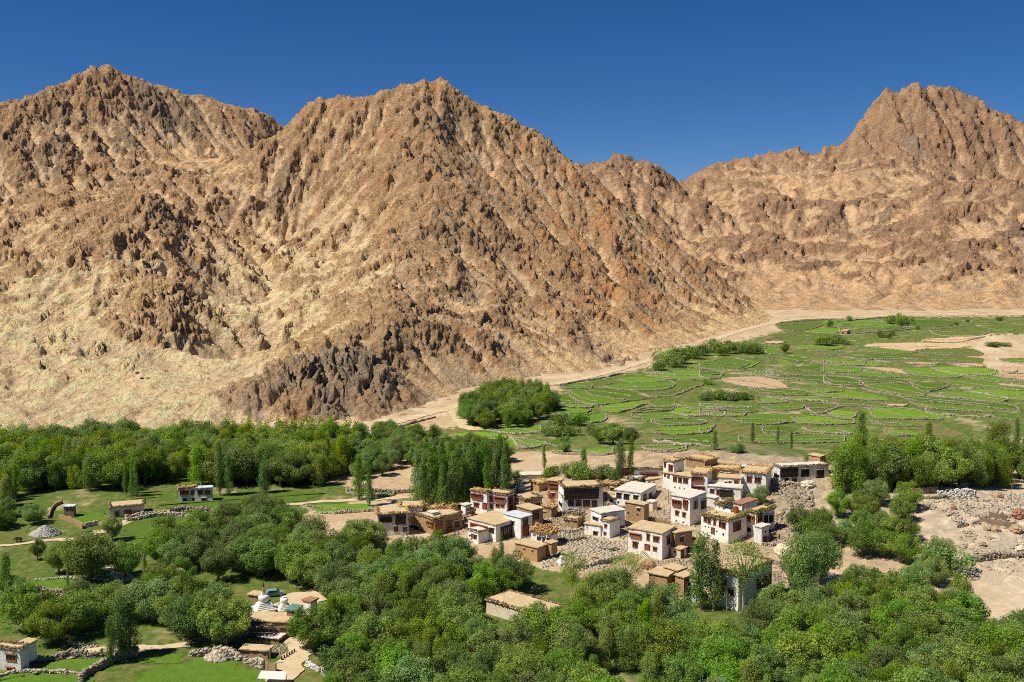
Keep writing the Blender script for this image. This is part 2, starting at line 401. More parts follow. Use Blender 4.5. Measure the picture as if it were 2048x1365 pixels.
def build_mountain(name, P, W, us, ys, near):
    if near: gx0, gx1, gy0, gy1, gd = -760, 350, 360, 1500, 4.5
    else: gx0, gx1, gy0, gy1, gd = 0, 1900, 1100, 2780, 9.0
    gx, gy = np.meshgrid(np.arange(gx0, gx1, gd), np.arange(gy0, gy1, gd)); T0 = tps_eval(P[:, :2], W, gx, gy); Gg = ground(gx, gy)
    k_ = 1 if near else 2.0
    T0 = T0 + sst(0, 25, T0 - Gg) * k_ * (12 * fbm(gx / (85 * k_), gy / (85 * k_), 5, 3) + 9 * (ridged(gx / (55 * k_), gy / (55 * k_), 3, 23) - .45) + 1.5 * noise2(gx / (11 * k_), gy / (11 * k_), 5))
    if near: T0 = T0 + 9 * (ridged(gx / 34, gy / 34, 3, 81) - .4) * (blob(gx, gy, 885, 190, 1070, 110) + .8 * blob(gx, gy, 195, 150, 1235, 80) + .8 * blob(gx, gy, 740, 185, 1100, 90))
    else: T0 = T0 + 46 * (ridged(gx / 85, gy / 120, 4, 82) - .42) * np.clip(blob(gx, gy, 1840, 260, 2460, 190) + blob(gx, gy, 1720, 250, 2450, 130) + blob(gx, gy, 1990, 290, 2450, 190) + .8 * blob(gx, gy, 1560, 315, 2470, 130), 0, 1)
    base = np.maximum(T0, Gg - 10); fixed = T0 < Gg + .5; fixed[0] = fixed[-1] = True; fixed[:, 0] = fixed[:, -1] = True
    E, Ar = erode(base.copy(), fixed, gd, 34 if near else 30, .036 if near else .05, .42, 1.15 if near else 1.15)
    E = np.where(fixed, T0, E)
    HF = Field(gx0, gy0, gd, E); CV = Field(gx0, gy0, gd, E - blur(E, 2)); CV2 = Field(gx0, gy0, gd, E - blur(E, 6)); AF = Field(gx0, gy0, gd, blur(np.log10(Ar), 1))
    U, Y = np.meshgrid(us, ys); X = (U - CX) / F * Y
    Z = HF(X, Y)
    G = ground(X, Y)
    hgt = Z - G
    keep_v = hgt > (-9 if near else -14)
    # slope frame
    e = 5.0 if near else 9.0
    zx = (HF(X + e, Y) - HF(X - e, Y)) / (2 * e); zy = (HF(X, Y + e) - HF(X, Y - e)) / (2 * e)
    nl = np.sqrt(zx * zx + zy * zy + 1); NX, NY, NZ = -zx / nl, -zy / nl, 1 / nl
    slope = np.sqrt(zx * zx + zy * zy)
    sc = 1.0 if near else 1.9
    cvx = CV(X, Y) / sc; cvx2 = CV2(X, Y) / sc; flow = AF(X, Y) - (0 if near else .6)
    rel = sst(0, 22 * sc, hgt)
    wx = X + 12 * sc * fbm(X / (70 * sc), Y / (70 * sc), 3, 3); wy = Y + 12 * sc * fbm(X / (70 * sc), Y / (70 * sc), 3, 8)
    # ribs and gullies that run down the slope
    if near:
        crest = np.interp(Y, [440, 495, 590, 680, 800, 950, 1100, 1300], [560, 690, 745, 810, 835, 870, 885, 900])
        wr = sst(-60, 60, U - crest)
        dirs = [((.47 * wx + .88 * wy), (-.88 * wx + .47 * wy), wr), ((.92 * wx + .25 * wy), (-.25 * wx + .92 * wy), 1 - wr)]
    else:
        wr = 0 * X
        dirs = [(wx + .25 * wy, wy, 1 + wr)]
    big = ridged(wx / (130 * sc), wy / (130 * sc), 4, 20)
    mid = .35 * ridged(wx / (46 * sc), wy / (46 * sc), 4, 31) + .65 * sum(w_ * ridged(ca / (30 * sc), cb / (125 * sc), 4, 35) for ca, cb, w_ in dirs)
    streak = sum(w_ * ridged(ca / (19 * sc), cb / (110 * sc), 3, 37) for ca, cb, w_ in dirs)
    d = rel * ((mid - .4) * 3 + (streak - .4) * 2.0) * sc
    # tilted slabs of rock, their broken edges away from the sun
    t = (.55 * wx - Z + .18 * wy) if near else (.35 * wx - Z + .1 * wy)
    t = t + 5 * sc * fbm(X / (30 * sc), Y / (30 * sc), 3, 14)
    def slab(per, sd):
        tt = t / (per * sc) + 1.3 * noise2(X / (per * 2.2 * sc), Y / (per * 2.2 * sc), sd); fr = tt - np.floor(tt)
        a = np.clip(.5 + 1.6 * noise2(X / (per * 1.6 * sc) + np.floor(tt) * 7.7, Y / (per * 1.6 * sc), sd + 3), 0, 1.4)
        return fr ** 1.6 * a, fr, a
    s1, f1, a1 = slab(10, 44); s2, f2, a2 = slab(5, 46); s3, f3, a3 = slab(2.7, 48)
    bed = np.clip(.5 * s1 + .5 * s2, 0, 1)
    out = fbm(wx / (75 * sc), wy / (75 * sc), 4, 50)               # where rock stands out of the scree
    rock = out * .9 + cvx * .22 + cvx2 * .09 + (slope - 0.62) * 1.0 + fbm(X / (13 * sc), Y / (13 * sc), 3, 52) * .8 - .35 * sst(2.6, 3.6, flow)
    if near:
        Bf = lambda u, v, yy, r: blob(X, Y, u, v, yy, r)
        rock += 0.55 * (Bf(880, 250, 1010, 130) + Bf(1200, 520, 900, 170) + Bf(1050, 430, 900, 120)) + 1.5 * Bf(680, 745, 472, 30) + 1.2 * Bf(590, 760, 452, 26) + .8 * Bf(480, 800, 450, 25) + .5 * Bf(780, 690, 500, 50) + .9 * Bf(1240, 690, 660, 40) + .5 * Bf(1330, 600, 850, 90)
        rock += .45 * Bf(300, 300, 1200, 120) + .3 * Bf(195, 150, 1240, 100) + .35 * Bf(60, 380, 950, 120)
        rock -= .75 * Bf(100, 760, 480, 95) + .5 * Bf(560, 480, 860, 90) + .5 * Bf(470, 640, 640, 50) + .4 * Bf(620, 560, 700, 70) + .6 * Bf(300, 790, 460, 70) + .35 * Bf(150, 600, 600, 90) + .5 * Bf(470, 260, 1300, 110)
        rock -= .7 * sst(26, 0, hgt) * sst(900, 1050, U)
        rock += .12 - .16 * wr
    else:
        Bf = lambda u, v, yy, r: blob(X, Y, u, v, yy, r)
        rock += 1.1 * (Bf(1840, 260, 2420, 170) + Bf(1720, 270, 2380, 120) + Bf(1980, 300, 2400, 180) + Bf(1560, 315, 2450, 90)) + .5 * Bf(1950, 440, 1580, 190) + .3 * Bf(1520, 450, 1640, 140)
        rock -= .9 * Bf(1700, 350, 2080, 130) + .9 * Bf(1500, 365, 2150, 110) + .4 * Bf(1290, 360, 1950, 90)
        rock -= 1.3 * sst(60, 5, hgt)
        rock += .1
    rk = sst(.02, .62, rock)
    c1 = ridged(wx / (11 * sc), wy / (11 * sc), 3, 60); c2 = ridged(X / (4.6 * sc), Y / (4.6 * sc), 3, 71)
    c3 = noise2(X / (2.2 * sc), Y / (2.2 * sc), 90)
    fine = (c2 - .35) * 1.6 + s1 * 2.2 + s2 * 3.4 + s3 * 2.6 + c3 * .6 - 1.8
    crag = (c1 - .35) * 2.0 + (c2 - .35) * 2.2 + s1 * 3.4 + s2 * 2.6 + s3 * 1.6 + c3 * 1.2 - 2.6
    patch = sst(-.12, .38, fbm(X / (21 * sc), Y / (21 * sc), 4, 95) + .3 * out)
    amp = rel * sc * (.78 if near else .75)
    if near:
        cl = 1.2 * blob(X, Y, 680, 745, 470, 26) + blob(X, Y, 590, 760, 452, 24) + .8 * blob(X, Y, 1240, 690, 660, 34)
        amp = amp * (1 + .15 * cl) * (1 - .3 * wr)
        d += -cl * 6.5 * ridged(X / 12 + 3, Y / 22, 4, 5) + 2.5 * cl + np.clip(cl, 0, 1) * ((c1 - .35) * 4 + (c2 - .35) * 2.5)
        calm = blob(X, Y, 440, 205, 1370, 150); d *= 1 - .65 * calm; amp *= 1 - .5 * calm
    d = d + amp * (rk * crag + (1 - rk) * fine * (.10 + .95 * patch) * (1 if near else .6))
    VX, VY, VZ = X + NX * d, Y + NY * d, Z + NZ * d
    # ---- the colours of the ground itself: sand, scree, brown and rusty rock
    t1 = fbm(wx / (90 * sc), wy / (90 * sc), 4, 100)[..., None]; t2 = fbm(X / (9 * sc), Y / (9 * sc), 3, 110)[..., None]; t3 = fbm(wx / (28 * sc), wy / (28 * sc), 4, 120)[..., None]
    if near:
        sand = np.array([.58, .415, .225]); pale = np.array([.70, .53, .30]); scree = np.array([.42, .34, .24]); brown = np.array([.34, .22, .12]); rust = np.array([.40, .20, .085]); dark = np.array([.20, .155, .105]); tan = np.array([.50, .345, .185])
    else:
        sand = np.array([.50, .335, .185]); pale = np.array([.55, .38, .22]); scree = np.array([.36, .285, .20]); brown = np.array([.26, .165, .10]); rust = np.array([.42, .235, .115]); dark = np.array([.17, .125, .09]); tan = np.array([.41, .275, .155])
    low = (sst(150, 20, hgt) if near else sst(300, 40, hgt))[..., None]
    leftness = (1 - wr)[..., None] if near else np.zeros_like(U)[..., None]
    c = tan + (sand - tan) * sst(-.25, .4, t1 + .5 * low + .25 * leftness - .12) + (pale - sand) * sst(.1, .8, low * leftness * 1.2 + t3 * .5 - .1)
    gul = np.clip(sst(2.3, 3.3, flow) + .8 * sst(-.3, -1.6, cvx), 0, 1)[..., None] * sst(-.5, .2, t3 + .1)
    c = c + (scree - c) * gul * (.7 if near else .6)
    rc = brown + (rust - brown) * sst(.1, .6, t3 + (.22 * (sst(950, 1150, U) * sst(300, 60, hgt))[..., None] if near else -.1)) + (dark - brown) * sst(.05, .55, t1 - .2 * t3 + (.4 * (blob(X, Y, 300, 300, 1200, 130))[..., None] if near else 0))
    rc = rc + (tan - rc) * np.clip(.6 * leftness * low + sst(.0, .5, t2) * .35, 0, .7)
    c = c + (rc - c) * (sst(.2, .85, rk)[..., None]) * .9
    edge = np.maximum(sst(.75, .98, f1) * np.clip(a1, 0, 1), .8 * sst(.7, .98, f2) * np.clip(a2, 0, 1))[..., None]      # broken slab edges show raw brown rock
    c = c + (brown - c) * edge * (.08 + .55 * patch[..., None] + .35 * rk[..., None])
    c = c * (1 + .3 * t2)
    if near: c = c + (np.array([.28, .235, .175]) - c) * np.clip(cl, 0, .75)[..., None] * sst(-.3, .3, t3 + .1)
    if not near:
        c = c + (np.array([.33, .30, .25]) - c) * (sst(.25, .6, t1) * sst(-.2, .3, t3) * .5)
    c = np.clip(c * (1.34 if near else 1.42) * np.array([1.0, .98, .98]), .02, .85)
    nr, nc = X.shape
    idx = np.arange(nr * nc).reshape(nr, nc)
    q = np.stack([idx[:-1, :-1], idx[:-1, 1:], idx[1:, 1:], idx[1:, :-1]], -1).reshape(-1, 4)
    kv = keep_v.ravel(); q = q[kv[q].any(1)]
    used = np.zeros(nr * nc, bool); used[q.ravel()] = True; rm = np.cumsum(used) - 1
    V = np.stack([VX, VY, VZ], -1).reshape(-1, 3)[used]; Cc = c.reshape(-1, 3)[used]
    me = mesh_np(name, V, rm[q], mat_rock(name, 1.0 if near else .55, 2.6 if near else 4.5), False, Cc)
    return tag(obj(name, me), kind='structure')

ys = [372.0]
while ys[-1] < 1480: ys.append(ys[-1] + 1.5 + max(0, ys[-1] - 450) * .0013)
build_mountain('near_mountain', P1, W1, np.arange(-330, 1660, 2.2), np.array(ys), True)
ys = [1110.0]
while ys[-1] < 2750: ys.append(ys[-1] + 3.6 + max(0, ys[-1] - 1400) * .0028)
build_mountain('far_mountain', P2, W2, np.arange(1030, 2500, 2.6), np.array(ys), False)
# ------------------------------------------------------------------ valley floor sheet
def in_poly(U, V, poly):
    ins = np.zeros(U.shape, bool); n = len(poly)
    for i in range(n):
        x0, y0 = poly[i]; x1, y1 = poly[(i + 1) % n]
        c = (y0 > V) != (y1 > V)
        ins ^= c & (U < (x1 - x0) * (V - y0) / (y1 - y0 + 1e-9) + x0)
    return ins
def w2p(X, Y, Z):
    zz = Z - CAM_Z; d = Y * _cp - zz * _sp; h = Y * _sp + zz * _cp
    return CX + F * X / d, CY - F * h / d
ys = [105.0]
while ys[-1] < 2200: ys.append(ys[-1] + .62 + max(0, ys[-1] - 200) * .0075)
us = np.concatenate([np.arange(-900, -60, 12), np.arange(-60, 2110, 4.2), np.arange(2110, 3000, 12)])
U, Y = np.meshgrid(us, np.array(ys)); X = (U - CX) / F * Y
Z = ground(X, Y)
PU, PV = w2p(X, Y, Z)
rough_zone = (blob_ := np.exp(-((X - 80) / 38) ** 2 - ((Y - 275) / 42) ** 2) + np.exp(-((X - 125) / 32) ** 2 - ((Y - 250) / 38) ** 2))
Z = Z + np.clip(rough_zone, 0, 1) * (fbm(X / 7, Y / 7, 4, 5) * .9 + fbm(X / 1.8, Y / 1.8, 2, 9) * .35) + .05 * fbm(X / 3, Y / 3, 2, 2)
sandc = np.array([.50, .365, .215]); pale = np.array([.60, .475, .315]); dirt = np.array([.33, .235, .135]); grass = np.array([.082, .14, .019]); olive = np.array([.165, .17, .05])
n1 = fbm(X / 22, Y / 22, 4, 40)[..., None]; n2 = fbm(X / 4, Y / 4, 3, 41)[..., None]; n3 = fbm(X / 1.3, Y / 1.3, 2, 43)[..., None]
c = sandc + (pale - sandc) * sst(-.2, .5, n1 + .4 * n2) + (dirt - sandc) * sst(.15, .7, n2 - n1 * .5) * .7
GREEN = [[(-900, 935), (0, 925), (350, 930), (620, 950), (730, 985), (690, 1010), (560, 1040), (470, 1100), (700, 1180), (760, 1300), (640, 1400), (-900, 2000)],
         [(700, 870), (900, 858), (1110, 800), (1130, 772), (1330, 728), (1400, 700), (1580, 660), (1660, 640), (1800, 634), (2200, 632), (2200, 664), (1900, 672), (1870, 700), (1960, 720), (2000, 770), (2300, 800), (2300, 885), (1700, 925), (1400, 900), (1050, 905), (860, 905)],
         [(640, 1180), (740, 1090), (1000, 1120), (1330, 1190), (1700, 1170), (1900, 1200), (2050, 1290), (2500, 1500), (2500, 2200), (600, 2200)]]
gm = np.zeros(U.shape)
for gp in GREEN: gm = np.maximum(gm, in_poly(PU + 14 * n2[..., 0], PV + 7 * n2[..., 0], gp))
gm = gm[..., None] * sst(-.75, -.05, n1 + .5 * n2)
# bare places inside the green: path side, yards
gc = grass + (olive - grass) * sst(-.15, .5, n2 + .6 * n1 + .5 * n3)
gc = np.where((Y > 345)[..., None], np.array([.085, .15, .02]) + (np.array([.20, .175, .065]) - np.array([.085, .15, .02])) * sst(-.1, .45, n2 + n1 + .3 * n3), gc)
c = c + (gc - c) * gm
vil = np.clip(np.exp(-((X - 40) / 52) ** 2 - ((Y - 290) / 40) ** 2) * 1.5, 0, 1)[..., None]
c = c + (np.array([.36, .27, .17]) + (np.array([.22, .16, .10]) - np.array([.36, .27, .17])) * sst(-.1, .4, n3 + .5 * n2) - c) * vil * sst(-.35, .15, n2 + .2 * n1) * .75 * (1 - gm)
bank = (sst(92, 112, X) * sst(320, 290, Y) * sst(150, 190, Y))[..., None]
c = c + (np.array([.66, .55, .40]) - c) * bank * .7 * (1 - gm)
rub = np.clip(rough_zone * 1.3, 0, 1)[..., None]
c = c + (np.array([.40, .33, .24]) + (np.array([.24, .19, .13]) - np.array([.40, .33, .24])) * sst(-.2, .3, n3) - c) * rub * sst(-.3, .2, n2 + .1) * .7
c = c * (1 + .25 * n3)
nr, nc = X.shape; idx = np.arange(nr * nc).reshape(nr, nc)
q = np.stack([idx[:-1, :-1], idx[:-1, 1:], idx[1:, 1:], idx[1:, :-1]], -1).reshape(-1, 4)
me = mesh_np('ground', np.stack([X, Y, Z], -1).reshape(-1, 3), q, mat_terrain('ground', .12, 1.1, 4.0, .2), True, np.clip(c, .01, .8).reshape(-1, 3))
tag(obj('ground', me), kind='structure')
# ------------------------------------------------------------------ fields, roads and dry stone walls
SC = 5.12
CROP = {'Z1': (1050, 660), 'Z2': (1400, 620), 'Z3': (1648, 620), 'Z4': (700, 760), 'L6': (0, 960), 'L8': (0, 1099), 'P': None,
        'R1': (720, 900), 'R2': (1020, 880), 'R3': (1300, 880), 'R4': (1020, 1000), 'R5': (1300, 1000), 'Q5': (1648, 900), 'L7': (400, 1099)}
def px(crop, pts):
    o = CROP[crop]
    if o is None: return [tuple(map(float, p)) for p in pts]
    return [(o[0] + p[0] / SC, o[1] + p[1] / SC) for p in pts]
def parse(s):
    n = [float(t) for t in s.replace(',', ' ').split()]
    return list(zip(n[0::2], n[1::2]))
def smooth_loop(pts, n=2, closed=True):
    for _ in range(n):
        out = []; m = len(pts)
        for i in range(m if closed else m - 1):
            a, b = pts[i], pts[(i + 1) % m]
            out += [(a[0] * .75 + b[0] * .25, a[1] * .75 + b[1] * .25), (a[0] * .25 + b[0] * .75, a[1] * .25 + b[1] * .75)]
        if not closed: out = [pts[0]] + out + [pts[-1]]
        pts = out
    return pts
def patch(name, poly, mat, dz=.1, sm=2, cuts=2, edge=0.0):
    """a sheet lying on the ground inside a closed outline"""
    mu = sum(p[0] for p in poly) / len(poly); mv_ = sum(p[1] for p in poly) / len(poly)
    pts = smooth_loop([(mu + (p[0] - mu) * 1.12, mv_ + (p[1] - mv_) * 1.16) for p in poly], sm)
    if edge: pts = smooth_loop(pts, 1)
    u = np.array([p[0] for p in pts]); v = np.array([p[1] for p in pts])
    x, y, z = gpt(u, v)
    if edge: x, y = x + edge * fbm(x / 3.5, y / 3.5, 3, 31), y + edge * fbm(x / 3.5, y / 3.5, 3, 35)
    c = Vector((x.mean(), y.mean(), gz(x.mean(), y.mean())))
    bm = bmesh.new()
    f = bm.faces.new([bm.verts.new((a - c.x, b - c.y, 0)) for a, b in zip(x, y)])
    if f.normal.z < 0 or f.calc_area() and (f.normal_update() or f.normal.z < 0): f.normal_flip()
    bmesh.ops.triangulate(bm, faces=bm.faces[:])
    bmesh.ops.subdivide_edges(bm, edges=[e for e in bm.edges if e.calc_length() > 7], cuts=cuts, use_grid_fill=True)
    bmesh.ops.triangulate(bm, faces=bm.faces[:])
    for w in bm.verts: w.co.z = gz(w.co.x + c.x, w.co.y + c.y) + dz - c.z
    me = bpy.data.meshes.new(name); bm.to_mesh(me); bm.free(); me.materials.append(mat)
    for p in me.polygons: p.use_smooth = True
    return obj(name, me, loc=c)

_BOX = np.array([[-1, -1, -1], [1, -1, -1], [1, 1, -1], [-1, 1, -1], [-1, -1, 1], [1, -1, 1], [1, 1, 1], [-1, 1, 1]], float)
_BF = np.array([[0, 3, 2, 1], [4, 5, 6, 7], [0, 1, 5, 4], [1, 2, 6, 5], [2, 3, 7, 6], [3, 0, 4, 7]])
def stones(C, S, rng, yaw=None, jit=.45):
    """many rough blocks: centres C (n,3), half sizes S (n,3)"""
    n = len(C); V = _BOX[None] * (1 + jit * (rng.random((n, 8, 3)) - .5) * 2) * np.asarray(S)[:, None, :]
    a = rng.random(n) * 6.28 if yaw is None else yaw
    ca, sa = np.cos(a)[:, None], np.sin(a)[:, None]
    tl = (rng.random(n) - .5)[:, None] * .5
    x, y, z = V[..., 0], V[..., 1], V[..., 2]; x, z = x * np.cos(tl) - z * np.sin(tl), x * np.sin(tl) + z * np.cos(tl)
    W = np.stack([x * ca - y * sa, x * sa + y * ca, z], -1) + np.asarray(C)[:, None, :]
    return W.reshape(-1, 3), (_BF[None] + 8 * np.arange(n)[:, None, None]).reshape(-1, 4)

M_STONE = mat_noise('dry_stone', (.17, .13, .09), (.50, .42, .31), 2.2, .05, 5, c2=(.42, .30, .19))
M_STONE_PALE = mat_noise('pale_stone', (.26, .21, .145), (.62, .55, .43), 2.0, .06, 4, c2=(.38, .29, .2))
M_ROAD = mat_noise('road_dust', (.52, .395, .24), (.66, .52, .335), .25, .05, 3)
M_FIELDS = [mat_noise('field_green_a', (.090, .175, .014), (.13, .24, .02), .25, .15, 3.0, c2=(.16, .20, .04), obj_var=.28),
            mat_noise('field_green_b', (.115, .215, .014), (.165, .29, .022), .25, .15, 3.0, c2=(.19, .25, .045), obj_var=.25),
            mat_noise('field_olive', (.085, .13, .02), (.14, .175, .035), .3, .12, 3.0, c2=(.22, .19, .07), obj_var=.15),
            mat_noise('field_fallow', (.46, .31, .165), (.60, .43, .25), .3, .06, 3.0, obj_var=.12)]
M_NEARF = [mat_noise('meadow_a', (.075, .135, .016), (.11, .175, .024), .5, .15, 4.0, c2=(.16, .18, .05)), mat_noise('meadow_b', (.085, .165, .014), (.12, .22, .022), .5, .15, 4.0, c2=(.16, .20, .045)), mat_noise('meadow_olive', (.10, .135, .022), (.155, .175, .04), .5, .12, 4.0, c2=(.22, .19, .08))]

def dry_wall(pts, h=.9, w=.7, step=.9, name='stone_wall', label='low dry stone wall', group=None, cat='wall', mat=None, seed=0, px_in=True, sm=1, gap=0.0):
    rng = np.random.default_rng(seed + 1000)
    if sm: pts = smooth_loop(pts, sm, False)
    if px_in:
        x, y, z = gpt(np.array([p[0] for p in pts]), np.array([p[1] for p in pts])); P = np.stack([x, y], 1)
    else: P = np.array([(p[0], p[1]) for p in pts])
    seg = np.linalg.norm(np.diff(P, axis=0), axis=1); L = np.concatenate([[0], np.cumsum(seg)])
    n = max(2, int(L[-1] / step)); t = np.linspace(0, L[-1], n)
    cx, cy = np.interp(t, L, P[:, 0]), np.interp(t, L, P[:, 1])
    dx, dy = np.gradient(cx), np.gradient(cy); yaw = np.arctan2(dy, dx)
    hm = h * np.clip(1 + 1.0 * fbm(cx / 6, cy / 6, 2, seed % 7) + .3 * (rng.random(n) - .5), .22, 1.6)
    if gap: hm = hm * (fbm(cx / 9, cy / 9, 2, seed % 5 + 9) > -gap)
    Cs, Ss, Ys = [], [], []
    rows = max(1, int(round(h / .34)))
    for r in range(rows):
        k = (r + .5) / rows
        ox = rng.normal(0, .12, n) * w; 
        c = np.stack([cx + ox * -np.sin(yaw), cy + ox * np.cos(yaw), ground(cx, cy) + hm * k], 1)
        s = np.stack([step * .5 * (.75 + .6 * rng.random(n)), w * .5 * (.8 + .4 * rng.random(n)) * (1.15 - .3 * k), hm / rows * .5 * (.85 + .5 * rng.random(n))], 1)
        Cs.append(c); Ss.append(s); Ys.append(yaw + rng.normal(0, .2, n))
    C = np.concatenate(Cs); S = np.concatenate(Ss); Yw = np.concatenate(Ys); ok = S[:, 2] > .02
    C, S, Yw = C[ok], S[ok], Yw[ok]
    o = C.mean(0); o[2] = ground(o[0], o[1])
    V, Fc = stones(C - o, S, rng, Yw)
    ob = obj(name, mesh_np(name, V, Fc, mat or M_STONE), loc=o)
    return tag(ob, label, cat, group, 'thing')

